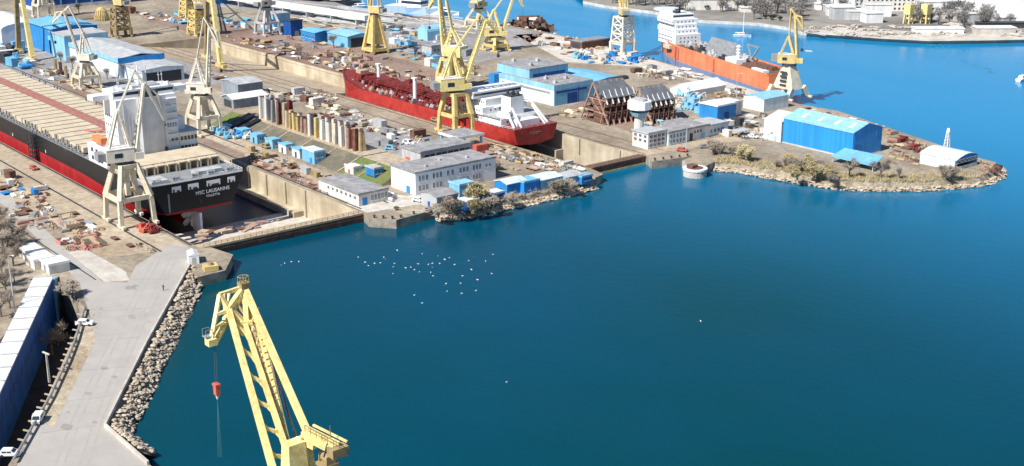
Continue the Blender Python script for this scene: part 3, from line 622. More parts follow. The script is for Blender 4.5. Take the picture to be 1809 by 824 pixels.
# dock one lower ledges on the far wall
mb = MB()
for u_ in range(-600, -380, 14): mb.box(u_, u_ + .5, 223.4, 223.98, -10.9, -.3)
struct(mb.build('dock_buttress', M['dockwall']))
mb = MB(); mb.box(-780, -392, 220, 223.9, -10.95, -8.4); struct(mb.build('dock_ledge', M['dockwall']))
mb = MB(); mb.box(-545, -396, 347, 350.9, -10.95, -6.5); struct(mb.build('dock_ledge', M['dockwall']))
mb = MB()
for u_ in range(-530, -352, 24): mb.box(u_, u_ + .5, 350.3, 350.97, -6.4, -.3)
mb.box(-720, -400, 350.75, 350.98, -1.2, -.9)
struct(mb.build('dock_buttress', M['dockwall']))

# ------------------------------------------------------------------ ships (local -x is the bow, +y starboard, z from quay level)
def hull(parent, st, mats, zs, deck, transom=True):
    """st: (x, half beam at deck, half beam at split, half beam at bilge, deck z, keel z, split z)"""
    mb = MB(); rings = []
    for x, bd, bw, bk, zd, zk, zsp in st:
        zm = zk + .35 * (zsp - zk)
        half = [(bk, zk), (bw * .5 + bk * .5 if bw > bk else bw, zm), (bw, zsp), (bd, zd)]
        half[1] = (max(bk, min(bw, bk + (bw - bk) * .9)), zm)
        rings.append([(x, -y, z) for y, z in reversed(half)] + [(x, y, z) for y, z in half])
    n = 8
    for a, b_ in zip(rings[:-1], rings[1:]):
        for i in range(n - 1):
            mi = 0 if i in (0, 6) else 1
            mb.add([a[i], a[i+1], b_[i+1], b_[i]], [(0, 1, 2, 3)], mi)
    if transom:
        r = rings[0]; mb.add([r[0], r[1], r[6], r[7]], [(0,1,2,3)], 0); mb.add([r[1], r[2], r[3], r[4], r[5], r[6]], [(0,1,2,3,4,5)], 1)
    o = mb.build('hull', mats, parent)
    d = MB()
    for a, b_ in zip(st[:-1], st[1:]):
        d.add([(a[0], -a[1]+.02, a[4]-.05), (a[0], a[1]-.02, a[4]-.05), (b_[0], b_[1]-.02, b_[4]-.05), (b_[0], -b_[1]+.02, b_[4]-.05)], [(0,1,2,3)])
    d.build('deck', deck, parent); return o
def part(parent, name, m, *boxes):
    mb = MB()
    for b_ in boxes: mb.box(*b_)
    return mb.build(name, m, parent)
def rail(parent, pts, h=1.1, m=None, step=3.):
    mb = MB()
    for a, b_ in zip(pts[:-1], pts[1:]):
        a = Vector(a); b_ = Vector(b_); L_ = (b_ - a).length
        mb.beam(a + Vector((0,0,h)), b_ + Vector((0,0,h)), .12); mb.beam(a + Vector((0,0,h*.5)), b_ + Vector((0,0,h*.5)), .08)
        for k in range(int(L_ / step) + 1):
            p = a + (b_ - a) * (k * step / L_); mb.beam(p, p + Vector((0,0,h)), .1)
    return mb.build('railing', m or M['shipwhite'], parent)
def text(body, parent, loc, rot, size, m, name):
    c = bpy.data.curves.new(name, 'FONT'); c.body = body; c.size = size; c.align_x = 'CENTER'; c.extrude = .02; c.offset = .012
    c.materials.append(m); o0 = bpy.data.objects.new(name, c); col.objects.link(o0); bpy.context.view_layer.update()
    me = bpy.data.meshes.new_from_object(o0.evaluated_get(bpy.context.evaluated_depsgraph_get())); bpy.data.objects.remove(o0); bpy.data.curves.remove(c)
    o = bpy.data.objects.new(name, me); col.objects.link(o); o.parent = parent
    o.location = loc; o.rotation_euler = rot; return o

# --- container ship in dock one
ship = thing('container_ship', 'huge black and red container ship with cream hatch covers in dock one', 'ship', (-395.5, 186, 0))
ZD = 9.; BH = 18.2; LS = 262
st = [(0, 17.2, 12.5, 2., ZD, -1.8, -.9), (-7, BH, 15.5, 3, ZD, -2.6, -.6), (-17, BH, 17.5, 2.5, ZD, -5.2, .4), (-30, BH, BH, 5, ZD, -9.3, 1.6), (-55, BH, BH, 14, ZD, -9.3, 2.6),
      (-75, BH, BH, 17, ZD, -9.3, 2.6), (-200, BH, BH, 17, ZD, -9.3, 2.6), (-230, BH*.85, BH*.6, 8, ZD+1, -9.3, 2.6), (-255, BH*.4, 4, 1, ZD+2.5, -9.3, 2.6), (-266, .4, .3, .2, ZD+3, -7.5, 2.6)]
hull(ship, st, [M['black'], M['hullred']], None, M['grey'])
MW = M['shipwhite']
text('MSC LAUSANNE', ship, (.06, 5.2, 3.7), (math.pi/2, 0, math.pi/2), 1.75, MW, 'ship_name')
text('VALLETTA', ship, (.06, 5.2, 2.35), (math.pi/2, 0, math.pi/2), 1.1, MW, 'port_name')
for y0, y1 in ((-9.5, -6.2), (-3.6, .2), (3.2, 8.2), (11, 13.8)):
    o = part(ship, 'mooring_opening', MW, (.0, .07, y0, y1, 6.0, 7.9))  # white slabs carry the lit inside of the openings as colour
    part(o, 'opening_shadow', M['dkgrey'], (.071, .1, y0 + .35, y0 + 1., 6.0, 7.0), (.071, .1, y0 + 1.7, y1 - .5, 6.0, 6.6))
part(ship, 'ladder', M['grey'], (.05, .2, -11.2, -10.6, -.6, 5.8))
# rudder and propeller
part(ship, 'rudder', MW, (-5.2, .4, -.45, .45, -9.9, -2.7))
mb = MB()
for k in range(5):
    a = k * 2 * math.pi / 5; c_, s_ = math.cos(a), math.sin(a); q = []
    for r_, t_, hw in ((.6, 0, .7), (2.2, .35, 1.5), (3.6, .3, .9)):
        q.append(((-7.4 - t_, r_*c_ - hw*s_, -6 + r_*s_ + hw*c_), (-6.9 + t_, r_*c_ + hw*s_, -6 + r_*s_ - hw*c_)))
    for (a1, a2), (b1, b2) in zip(q[:-1], q[1:]): mb.add([a1, a2, b2, b1], [(0,1,2,3)]); mb.add([(p_[0]-.15, p_[1], p_[2]) for p_ in (a1, a2, b2, b1)], [(3,2,1,0)])
mb.tube((-9.5,0,-6),(-6.2,0,-6),.8,.5,10)
mb.build('propeller', M['offwhite'], ship)
part(ship, 'skeg', M['hullred'], (-34, -9.6, -1.1, 1.1, -9.2, -2.))
# aft mooring deck, aft hatch and coaming frames
part(ship, 'mooring_deck_house', M['ltgrey'], (-9, -5, 2, 12, ZD, ZD+1.2)); part(ship, 'mooring_deck_house', M['ltgrey'], (-10, -3, -15, -9, ZD, ZD+.9))
for y in (-13, -6, 1, 7, 14):
    mb = MB(); mb.tube((-4, y-1, ZD+.7), (-4, y+1, ZD+.7), .6, n=10); mb.box(-4.8,-3.2,y-1.3,y-1,ZD,ZD+1.3); mb.box(-4.8,-3.2,y+1,y+1.3,ZD,ZD+1.3); mb.build('mooring_winch', M['grey'], ship)
part(ship, 'aft_hatch_coaming', M['hatch2'], (-32.5, -17.2, -16.5, 16.5, ZD, ZD+2.4))
for y0 in range(-16, 16, 4):
    o = part(ship, 'lashing_bay', M['hatch'], (-17.2, -14.6, y0+.3, y0+.8, ZD, ZD+2.6), (-17.2, -14.6, y0+3.2, y0+3.7, ZD, ZD+2.6), (-17.2, -14.6, y0+.3, y0+3.7, ZD+2.6, ZD+2.95))
for k in range(1): 
    for j in range(3): part(ship, 'hatch_cover', M['hatch'], (-31.6, -17.4, -16.4 + j*11, -5.7 + j*11, ZD+2.4, ZD+3.2))
# accommodation block
HX0, HX1 = -47, -36
part(ship, 'accommodation_block', MW, (HX0, HX1, -11.5, 11, ZD, 31.5))
part(ship, 'side_casing', MW, (HX0-2, HX1+3, -17.9, -11.6, ZD, ZD+6.5)); part(ship, 'side_casing', MW, (HX0-2, HX1+.2, 11.1, 17.9, ZD, ZD+8.2)); part(ship, 'boat_deck', M['ltgrey'], (HX0-2.3, HX1+2.2, 11.1, 18.1, ZD+8.2, ZD+8.45)); part(ship, 'deck_store', MW, (HX0, HX1-3, 11.1, 15, ZD+8.45, ZD+13))
part(ship, 'bridge', MW, (HX0, HX1-2, -11.5, 11.5, 31.5, 34.3)); part(ship, 'bridge_wing', MW, (HX0+1, HX1-5, -17.5, -11.6, 31.3, 33.)); part(ship, 'bridge_wing', MW, (HX0+1, HX1-5, 11.6, 17.5, 31.3, 33.))
part(ship, 'bridge_windows', M['glass'], (HX0-.1, HX1-1.9, -11, 11, 32.6, 33.6))
part(ship, 'monkey_island', M['ltgrey'], (HX0+1, HX1-4, -7, 7, 34.3, 35.))
mb = MB(); mb.tube((HX0+5,0,35.2),(HX0+5,0,42),.5,.2); mb.beam((HX0+5,-3,39),(HX0+5,3,39),.25); mb.beam((HX0+5,-2,37),(HX0+5,2,37),.25); mb.build('radar_mast', MW, ship)
part(ship, 'funnel', M['ltgrey'], (HX1+.01, HX1+3.4, -4, 4, ZD, 32)); part(ship, 'funnel_top', M['dkgrey'], (HX1+.3, HX1+3, -3, 3, 32, 34))
for fz in (ZD+1.6, ZD+5.):
    for k in range(5): part(ship, 'window', M['glass'], (HX1+.205, HX1+.26, 11.5+k*1.35, 12.5+k*1.35, fz, fz+1.5))
for k in range(2): part(ship, 'window', M['glass'], (HX1+.005, HX1+.06, 8+k*1.5, 9.1+k*1.5, ZD+5, ZD+6.4))
for k in range(5): part(ship, 'window', M['glass'], (HX1+.005, HX1+.06, 6+k*1.0, 6.4+k*1.0, ZD+11.2, ZD+12))
for k in range(4): part(ship, 'hanging_pipe', M['ltgrey'], (HX1+.005, HX1+.3, -9+k*1.2, -8.8+k*1.2, ZD, 30-k*2))
mb = MB()
for k in range(7): mb.box(HX1+.01, HX1+1.2, 7, 10.9, 14.4 + k*2.6, 14.55 + k*2.6); mb.beam((HX1+1.15, 7, 15.4 + k*2.6), (HX1+1.15, 10.9, 15.4 + k*2.6), .08)
mb.build('aft_balcony', MW, ship)
for k, (x_, y_, h_) in enumerate(((-38,-9,4),(-44,-7,6),(-40,8,5),(-45,9,3.5),(-42,3,7))): mb = MB(); mb.tube((x_,y_,34.3),(x_,y_,34.5+h_),.14); mb.box(x_-.7,x_+.7,y_-.1,y_+.1,34.5+h_*.7,34.5+h_*.7+.2); mb.build('antenna', M['ltgrey'], ship)
for k, (x_, y_) in enumerate(((-39,-4),(-45,1),(-39,9.5),(-41,-10))): mb = MB(); mb.tube((x_,y_,34.4),(x_,y_,35.6),.8,.5,10); mb.build('satellite_dome', MW, ship)
for fz in (12, 15.2, 18.4, 21.6, 24.8):
    for k in range(6): part(ship, 'window', M['glass'], (HX0+1.+k*1.7, HX0+1.6+k*1.7, -11.56, -11.505, fz, fz+.8))
for y in (-18., -14.): part(ship, 'side_door', M['glass'], (HX1+3.005, HX1+3.06, y+.4, y+1.5, ZD+.6, ZD+2.5))
part(ship, 'lifeboat', M['orange'], (HX0+2, HX0+10, -17.6, -15.2, ZD+7.6, ZD+9.8))
for k in range(3):
    for q in (1, 3.9): part(ship, 'side_window', M['glass'], (HX0+1+k*4, HX0+3+k*4, -17.96, -17.905, ZD+q, ZD+q+1.5))
# hatch covers forward of the house, with the red band
x = -57.; rr = random.Random(3); k = 0
yb = -2.
while x > -228:
    hc = part(ship, 'hatch_cover', M['hatch'], (x-6.1, x, -16.6, 16.6, ZD+.6, ZD+2.6))
    mb = MB()
    for q in range(1, 5): mb.box(x-6.1, x, -16.6 + q*6.64 - .12, -16.6 + q*6.64 + .12, ZD+2.6, ZD+2.68)
    mb.build('seam', M['hatch2'], hc)
    mb = MB()
    for q in range(5): mb.box(x-6.1 + q*1.25, x-5.3 + q*1.25, 1.2, 6.6, ZD+2.69, ZD+2.73)
    mb.build('red_band', M['pinkrust'], hc)
    part(ship, 'hatch_coaming', M['dkgrey'], (x-6.95, x-6.15, -16.4, 16.4, ZD, ZD+.9)); x -= 7.; k += 1
mb = MB(); mb.box(-.25, .25, -.3, .3, 0, 1); mb.box(-.8, .8, -.25, .25, 0, .45); o0 = mb.build('lashing_post', M['grey'], ship); k = 0
for q in range(46):
    for s_ in (-1, 1):
        o = o0 if k == 0 else o0.copy(); k += 1
        if k > 1: col.objects.link(o); o.parent = ship
        o.location = (-56 - q*3.6, s_*17.3, ZD); o.scale = (1, 1, rr.choice([1.3, 2.2, 3.2]))
rail(ship, [(-56,-18.1,ZD),(-200,-18.7,ZD)], m=M['grey']); rail(ship, [(-.3,-16.8,ZD),(-.3,16.8,ZD)]); rail(ship, [(-.3,-17,ZD),(-36,-18,ZD)]); rail(ship, [(-.3,17,ZD),(-36,18,ZD)])
mb = MB()   # deck crane post with red frame just forward of the house
mb.beam((-82,-6,ZD+2.6),(-74,-2,ZD+4.4),.5); mb.beam((-74,-2,ZD+4.4),(-72,4,ZD+2.8),.5); mb.beam((-82,-6,ZD+3),(-74,4,ZD+3),.5); mb.build('red_lifting_frame', M['pinkrust'], ship)
# scaffold stair tower on the port side
mb = MB()
for a in (-103, -99):
    for b_ in (-20.8, -18.6): mb.beam((a, b_, -11), (a, b_, ZD+1), .25)
for q in range(6): mb.beam((-103,-20.8,q*1.8),(-99,-20.8,q*1.8+1.8),.3); mb.box(-103,-99,-20.8,-18.6,q*1.8+.0,q*1.8+.12)
o = mb.build('stair_tower', M['dkgrey']); o.location = (-395.5, 186, 0); tag(o, 'dark scaffold stair tower standing against the black ship side', 'scaffold')
for xx in (-128, -92, -160): part(ship, 'draft_mark', MW, (xx, xx+.5, -18.26, -18.2, 3.2, 4.4))

# --- red tanker in dock two
tk = thing('chemical_tanker', 'red chemical tanker with white house in dock two', 'ship', (-396.5, 336.3, 0))
zd = 5.2
st = [(0, 11.6, 10.2, 2., zd, -2., .5), (-8, 13, 12.4, 2, zd, -4, .5), (-22, 13.2, 13.1, 5, zd, -9.6, .5), (-40, 13.2, 13.2, 10, zd, -9.6, .5), (-112, 13.2, 13.2, 11.5, zd, -9.6, .5), (-128, 10.5, 9, 6, zd+1.5, -9.6, .5), (-139, 5, 3, 1, zd+2.6, -9.4, .5), (-145, .4, .3, .2, zd+3.2, -6, .5)]
hull(tk, st, [M['tankred'], M['tankred']], None, M['deckred'])
part(tk, 'poop_house', MW, (-36, -9, -11, 11, zd, zd+3)); part(tk, 'house_tier', MW, (-35, -20, -12, 12, zd+3, zd+6)); part(tk, 'house_tier', MW, (-34, -21, -9.5, 9.5, zd+6, zd+9)); part(tk, 'bridge', MW, (-34, -25, -13, 13, zd+9, zd+11.5))
part(tk, 'bridge_windows', M['glass'], (-34.1, -24.9, -12.5, 12.5, zd+10, zd+10.9)); part(tk, 'bridge_roof', MW, (-34.5, -24, -13.2, 13.2, zd+11.5, zd+11.9))
part(tk, 'funnel', MW, (-18, -12, -3.5, 3.5, zd+3, zd+10.5)); 
mb = MB(); 
for k in range(4): mb.tube((-17+k*1.4, -1+(k%2)*2, zd+10.5), (-17+k*1.4, -1+(k%2)*2, zd+12.3), .6)
mb.box(-17.8,-12.2,-3.2,3.2,zd+10.5,zd+11); mb.build('funnel_top', M['dkgrey'], tk)
for fz in (zd+1, zd+4.2, zd+7.2):
    for k in range(8): part(tk, 'window', M['glass'], (-33+k*1.5, -32.4+k*1.5, -(12.06 if fz > zd+4 and fz < zd+7 else 11.06 if fz < zd+4 else 9.56), -(12.005 if fz > zd+4 and fz < zd+7 else 11.005 if fz < zd+4 else 9.505), fz, fz+.8))
    for k in range(7): part(tk, 'window', M['glass'], (-8.995 if fz < zd+4 else -19.995, -8.94 if fz < zd+4 else -19.94, -8+k*2.4, -7.3+k*2.4, fz, fz+.8)) if fz < zd+6.5 else None
for y in (-9, 9):   # free-fall boat davits and stern frames
    mb = MB(); mb.beam((-3,y,zd),(-12,y*.8,zd+8),.7); mb.beam((-1.5,y*.7,zd),(-9,y*.6,zd+7),.6); mb.beam((-12,y*.8,zd+8),(-18,y*.8,zd+6),.5); mb.build('davit_frame', MW, tk)
mb = MB(); mb.hexa([(-14,-9.4,zd+3.2),(-7,-9.4,zd+3.2),(-7,-7,zd+3.2),(-14,-7,zd+3.2)],[(-13.6,-9,zd+5.2),(-8,-9,zd+5.2),(-8,-7.4,zd+5.2),(-13.6,-7.4,zd+5.2)]); mb.build('lifeboat', M['shipwhite'], tk)
part(tk, 'aft_deckhouse', MW, (-8.9, -4.6, -6, 6, zd, zd+2.2)); part(tk, 'deck_gallery', M['ltgrey'], (-20, -9.5, -11.8, 11.8, zd+3.0, zd+3.2), (-20, -9.5, -11.9, -11.8, zd+3.2, zd+4.1))
rail(tk, [(-.3,-11,zd),(-.3,11,zd)]); rail(tk, [(-.3,-11.3,zd),(-8,-12.8,zd),(-24,-13,zd)])
part(tk, 'name_marking', M['primer'], (.004, .05, -3.2, -.6, 2.7, 3.1), (.004, .05, -.2, 3, 2.7, 3.1), (.004, .05, -1.7, 1.5, 2.0, 2.3))
rr = random.Random(11)
mb = MB()
for k in range(9): y = -4 + k; mb.beam((-38, y, zd+1.6 + (k % 3)*.5), (-128, y*.7, zd+1.8 + (k % 3)*.5), .38)
for k in range(22): xx = -40 - k*4; mb.beam((xx, -6, zd+1.3), (xx, 6, zd+1.3), .35); mb.beam((xx,-5,zd),(xx,-5,zd+2.8),.25); mb.beam((xx,5,zd),(xx,5,zd+2.8),.25)
mb.build('cargo_pipes', M['deckred'], tk)
def scatter(par, name, m, n, f):
    mb = MB(); mb.box(-.9, .9, -.5, .5, 0, .7); mb.tube((-.3, 0, .7), (-.3, 0, 1.25), .4, n=8); mb.box(.2, .8, -.3, .3, .7, 1.05); o0 = None
    for k in range(n):
        if o0 is None: o = o0 = mb.build(name, m, par)
        else: o = o0.copy(); col.objects.link(o); o.parent = par
        x, y, z, s_ = f(); o.location = (x, y, z); o.scale = (s_*rr.uniform(.7, 1.5), s_, s_*rr.uniform(.8, 1.4)); o.rotation_euler = (0, 0, rr.choice([0, 1.57]) + rr.uniform(-.2, .2))
def fit():
    xx = rr.uniform(-130, -38); return xx, rr.uniform(-11.5, 11.5) * (1 if xx > -115 else .6), zd - .05, rr.uniform(.6, 1.9)
scatter(tk, 'deck_fitting', M['deckred'], 95, fit)
def fit2():
    xx = rr.uniform(-132, -38); return xx, rr.choice([-1, -1, 1]) * rr.uniform(7, 12) * (1 if xx > -115 else .6), zd - .05, rr.uniform(.5, 1.2)
scatter(tk, 'hose_saddle', M['ltgrey'], 60, fit2)
scatter(tk, 'valve_station', M['tan'], 24, fit2)
for xx, y, h_ in ((-74, -8, 9.5), (-57, 6, 9.), (-118, 2, 8.5)):
    mb = MB(); mb.tube((xx, y, zd), (xx, y, zd+h_), .9, .8, 10); mb.box(xx-1.3, xx+1.3, y-.9, y+.9, zd+h_, zd+h_+.7); mb.build('vent_mast', M['shipwhite'], tk)
mb = MB(); mb.tube((-50,0,zd),(-50,0,zd+6),.7); mb.beam((-50,0,zd+6),(-66,2,zd+4.5),.9); mb.beam((-50,0,zd+6),(-40,-4,zd+2.5),.6); mb.build('hose_crane', M['deckred'], tk)
part(tk, 'forecastle', M['deckred'], (-134, -124, -4, 4, zd+1.5, zd+3.5)); part(tk, 'windlass', M['tan'], (-131, -127, -2.4, 2.4, zd+3.5, zd+4.8))
rail(tk, [(-40,-13,zd),(-112,-13,zd),(-128,-10.3,zd+1.5),(-139,-5,zd+2.6),(-145,0,zd+3.2)], m=M['deckred']); rail(tk, [(-112,13,zd),(-128,10.3,zd+1.5),(-139,5,zd+2.6),(-145,0,zd+3.2)], m=M['deckred'])
mb = MB()
for k in range(34): mb.beam((-30 - k*3, -13.6, -1.2), (-30 - k*3, -13.6, .3), .3); mb.beam((-30 - k*3, -13.6, -1.2), (-28.5 - k*3, -13.6, .3), .2)
mb.box(-132, -30, -14.2, -13.3, -1.4, -1.2); o = mb.build('scaffold', M['primer']); o.location = (-396.5, 336.3, 0); tag(o, 'pinkish scaffold staging along the red tanker side in dock two', 'scaffold')

# --- orange offshore ship at the far quay
os_ = thing('offshore_vessel', 'orange offshore vessel with high white bow house at the outer quay', 'ship', (-407, 505.6, 0), R(-17.3)); os_.scale = (.91, .84, .87)
zd = 5.2
st = [(0, 10.6, 10, 7, zd, -5, -1.6), (-6, 11, 10.8, 8, zd, -6, -1.6), (-100, 11, 11, 9, zd, -7, -1.6), (-118, 9.5, 8, 5, zd+2, -7, -1.6), (-130, 6, 3.5, 1.5, zd+4.6, -7, -1.6), (-139, .6, .4, .2, zd+6, -6, -1.6)]
hull(os_, st, [M['orange'], M['orange']], None, M['rust'])
part(os_, 'bow_house', MW, (-128, -106, -9.5, 9.5, zd, zd+7)); part(os_, 'house_tier', MW, (-131, -108, -8.5, 8.5, zd+7, zd+10)); part(os_, 'house_tier', MW, (-130, -109, -8, 8, zd+10, zd+13)); part(os_, 'house_tier', MW, (-130, -110, -9.6, 9.6, zd+13, zd+16)); part(os_, 'bridge', MW, (-130, -113, -8, 8, zd+16, zd+19))
part(os_, 'bridge_windows', M['glass'], (-130.1, -112.9, -7.6, 7.6, zd+17.2, zd+18.3)); mb = MB(); mb.tube((-134,0,zd+19),(-134,0,zd+19.6),9,9,14); mb.build('helideck', M['palewhite'], os_)
for fz in (zd+2, zd+4.4, zd+8, zd+11, zd+14):
    for k in range(9): part(os_, 'window', M['glass'], (-127+k*2, -126.2+k*2, -9.67 if fz < zd+7 or fz > zd+13 else (-8.56 if fz < zd+10 else -8.06), -9.605 if fz > zd+13 else (-9.505 if fz < zd+7 else (-8.505 if fz < zd+10 else -8.005)), fz, fz+.8))
    for k in range(5): part(os_, 'window', M['glass'], (-105.995 if fz < zd+7 else -107.995 if fz < zd+10 else -108.995 if fz < zd+13 else -109.995, -105.93 if fz < zd+7 else -107.93 if fz < zd+10 else -108.93 if fz < zd+13 else -109.93, -6+k*2.8, -5.2+k*2.8, fz, fz+.8))
mb = MB(); mb.tube((-118,0,zd+19),(-118,0,zd+26),.8,.3); mb.box(-119.5,-116.5,-3,3,zd+21,zd+21.6); mb.box(-119,-117,-2.4,2.4,zd+23,zd+23.5); mb.box(-120,-116,-4,-1.5,zd+19,zd+20.5); mb.build('radar_mast', M['dkgrey'], os_)
rr = random.Random(21)
mb = MB()
mb.hexa([(-78,-6,zd),(-50,-6,zd),(-50,6,zd),(-78,6,zd)], [(-72,-4,zd+11),(-60,-4,zd+11),(-56,4,zd+9),(-74,4,zd+9)]); mb.build('winch_house', M['grey'], os_)
scatter(os_, 'deck_machine', M['ltgrey'], 60, lambda: (rr.uniform(-104, -44), rr.uniform(-9.5, 9.5), zd - .05, rr.uniform(.8, 2.6)))
scatter(os_, 'deck_winch', M['dkgrey'], 30, lambda: (rr.uniform(-104, -44), rr.uniform(-9, 9), zd - .05, rr.uniform(1., 2.8)))
part(os_, 'deck_store', MW, (-48, -36, -9, -2, zd, zd+3)); mb = MB(); mb.tube((-40,-5,zd+3),(-40,-5,zd+11),1.1,1.,10)
for k in range(4): mb.tube((-40,-5,zd+4.4+k*1.8),(-40,-5,zd+4.8+k*1.8),1.7,n=10)
mb.build('crane_column', MW, os_)
mb = MB(); mb.beam((-44,7,zd+1),(-50,8,zd+9),.8); mb.beam((-44,7,zd+1),(-38,8,zd+9),.8); mb.beam((-50,8,zd+9),(-38,8,zd+9),.8); mb.build('a_frame', M['grey'], os_)
part(os_, 'bulwark', M['orange'], (-104, -1, -11, -10.7, zd, zd+1.1), (-104, -1, 10.7, 11, zd, zd+1.1), (-1, -.7, -10.6, 10.6, zd, zd+1.1))
part(os_, 'deck_cargo', M['rust'], (-34, -12, -6, -3, zd, zd+1.6), (-30, -14, 1, 5, zd, zd+2)); part(os_, 'deck_cargo', MW, (-20, -8, -9, -5, zd, zd+1.5))
part(os_, 'boarding_house', M['hatch'], (-118, -110, -11.6, -9.6, zd-2.6, zd-.2))
for xx in (-104, -58, -100): part(os_, 'fender', M['redbox'], (xx, xx+1.5, -11.25, -11.01, -2.4, zd))

# ------------------------------------------------------------------ portal cranes
def crane(label, u, v, ring_y, *, hu=5., hv=5., head=90., peak=None, fly=None, atop=None, paint='cream', style='legs', top='cream', big=1., boom_w=1.5, group='portal cranes of the yard', hook=True, ring_z=None, tie=True, box=(5.5, 2.6, 3.6)):
    rz_ = ring_z if ring_z is not None else Zt(u, v, ring_y); P = M[paint]; T = M[top]
    t = thing('portal_crane', label, 'crane', (u, v, 0), 0, group)
    s = big; zt = rz_ - .6
    corners = [(-1,-1),(1,-1),(1,1),(-1,1)]
    if style == 'legs':
        kz = zt * .46
        for a, b_ in corners:
            mb = MB(); mb.beam((a*hu, b_*hv, 1.3), (a*hu*.93, b_*hv*.93, kz), 1.15*s, 1.3*s); mb.beam((a*hu*.93, b_*hv*.93, kz), (a*2.3*s, b_*2.3*s, zt), 1.3*s, 1.5*s, 1.0*s); mb.build('leg', P, t)
        mb = MB()
        for a, b_ in zip(corners, corners[1:] + corners[:1]): mb.beam((a[0]*hu*.93, a[1]*hv*.93, kz), (b_[0]*hu*.93, b_[1]*hv*.93, kz), 1., 1.5)
        mb.build('portal_beam', P, t)
        mb = MB(); mb.tube((-1, -1, 2), (-1, -1, zt), .12); mb.beam((0,0,kz),(0,0,zt),1.5); mb.build('stair_column', P, t)
        mb = MB(); mb.box(-2.9*s, 2.9*s, -2.9*s, 2.9*s, zt - 1.4, zt); mb.build('portal_head', P, t)
    elif style == 'lattice':
        z0 = zt * .32; mb = MB()
        for a, b_ in corners:
            mb2 = MB(); mb2.beam((a*hu, b_*hv, 1.3), (a*hu, b_*hv, z0), 1.7*s, 1.7*s); mb2.build('leg', P, t)
            mb.beam((a*hu, b_*hv, z0), (a*hu*.8, b_*hv*.8, zt), .9*s)
        lv = [z0 + (zt - z0) * k / 3 for k in range(4)]; f = lambda z: 1 - .2 * (z - z0) / (zt - z0)
        for i in range(3):
            for a, b_ in zip(corners, corners[1:] + corners[:1]):
                p = lambda c, z: (c[0]*hu*f(z), c[1]*hv*f(z), z)
                mb.beam(p(a, lv[i]), p(b_, lv[i+1]), .5*s); mb.beam(p(b_, lv[i]), p(a, lv[i+1]), .5*s); mb.beam(p(a, lv[i]), p(b_, lv[i]), .8*s)
        mb.box(-hu, hu, -hv, hv, z0 - 1.6, z0 - .1); mb.box(-hu*.85, hu*.85, -hv*.85, hv*.85, zt - .9, zt); mb.build('lattice_tower', P, t)
    elif style == 'cone':
        for a, b_ in corners:
            mb2 = MB(); mb2.beam((a*hu, b_*hv, 1.3), (a*1.6*s, b_*1.6*s, zt), 1.7*s, 1.7*s, 1.3*s); mb2.build('leg', P, t)
        mb = MB(); mb.hexa([(a*hu*.72, b_*hv*.72, zt*.25) for a, b_ in corners], [(a*1.8*s, b_*1.8*s, zt) for a, b_ in corners]); mb.box(-hu-.6, hu+.6, -hv-.6, hv+.6, 1.3, 3.); mb.build('tapered_tower', P, t)
    elif style == 'slab':
        mb = MB(); mb.hexa([(a*hu, b_*hv*.55, zt*.3) for a, b_ in corners], [(a*2.2, b_*2.2, zt) for a, b_ in corners]); mb.build('tapered_tower', P, t)
        for a, b_ in corners:
            mb2 = MB(); mb2.beam((a*hu, b_*hv, 1.3), (a*hu*.95, b_*hv*.6, zt*.36), 1.4*s, 1.6*s); mb2.build('leg', P, t)
        o = part(t, 'tower_opening', M['dkgrey'])
        mb = MB()
        for k in range(4): mb.box(-hu*.3, hu*.3, -hv*.58, -hv*.5, zt*(.38 + k*.13), zt*(.44 + k*.13))
        bpy.data.objects.remove(o); mb.build('tower_opening', M['dkgrey'], t)
    for a, b_ in corners:
        mb = MB(); mb.box(a*hu-2.3*s, a*hu+2.3*s, b_*hv-.5, b_*hv+.5, .5, 1.3)
        for k in (-1.6, -.55, .55, 1.6): mb.tube((a*hu+k*s, b_*hv-.35, .45), (a*hu+k*s, b_*hv+.35, .45), .42, n=8)
        mb.build('bogie', P if style != 'cone' else M['dullyellow'], t)
    mb = MB(); mb.tube((0,0,zt), (0,0,rz_+.5), 2.5*s, 2.5*s, 14); mb.build('slew_ring', M['dkgrey'], t)
    # turning upper works, x axis along the heading
    ang = R(head); ca, sa = math.cos(ang), math.sin(ang)
    def T3(x, y, z): return (x*ca - y*sa, x*sa + y*ca, z)
    z1 = rz_ + .5
    def obox(x0, x1, y0, y1, za, zb, m, name, par=t):
        mb = MB(); mb.hexa([T3(x0,y0,za),T3(x1,y0,za),T3(x1,y1,za),T3(x0,y1,za)],[T3(x0,y0,zb),T3(x1,y0,zb),T3(x1,y1,zb),T3(x0,y1,zb)]); return mb.build(name, m, par)
    bl, bw_, bh = box
    hs = obox(-bl*s, 2.2*s, -bw_*s, bw_*s, z1, z1+bh*s, T, 'machinery_house'); obox(-bl*s-.01, 2.2*s+.1, -bw_*s-.1, bw_*s+.1, z1+bh*s, z1+bh*s+.2, M['offwhite'], 'roof', hs)
    obox(-bl*.6*s, -bl*.2*s, -bw_*s-.05, -bw_*s, z1+bh*.35*s, z1+bh*.7*s, M['glass'], 'window', hs)
    cb = obox(2.3*s, 4.6*s, -bw_*s-.4, -bw_*s+1.7, z1+.4, z1+2.6, T, 'cab'); obox(4.6*s, 4.65*s, -bw_*s-.2, -bw_*s+1.5, z1+1.3, z1+2.4, M['glass'], 'window', cb)
    obox(-bl*s-2.2*s, -bl*s-.02, -bw_*s*.8, bw_*s*.8, z1+.6, z1+2.8*s, M['grey'], 'counterweight')
    pr, pz = plane_hit(u, v, ang, *peak); fr, fz = plane_hit(u, v, ang, *fly) if fly else (None, None)
    za = Zt(u, v, atop) if atop else z1 + bh*s + 7
    mb = MB()
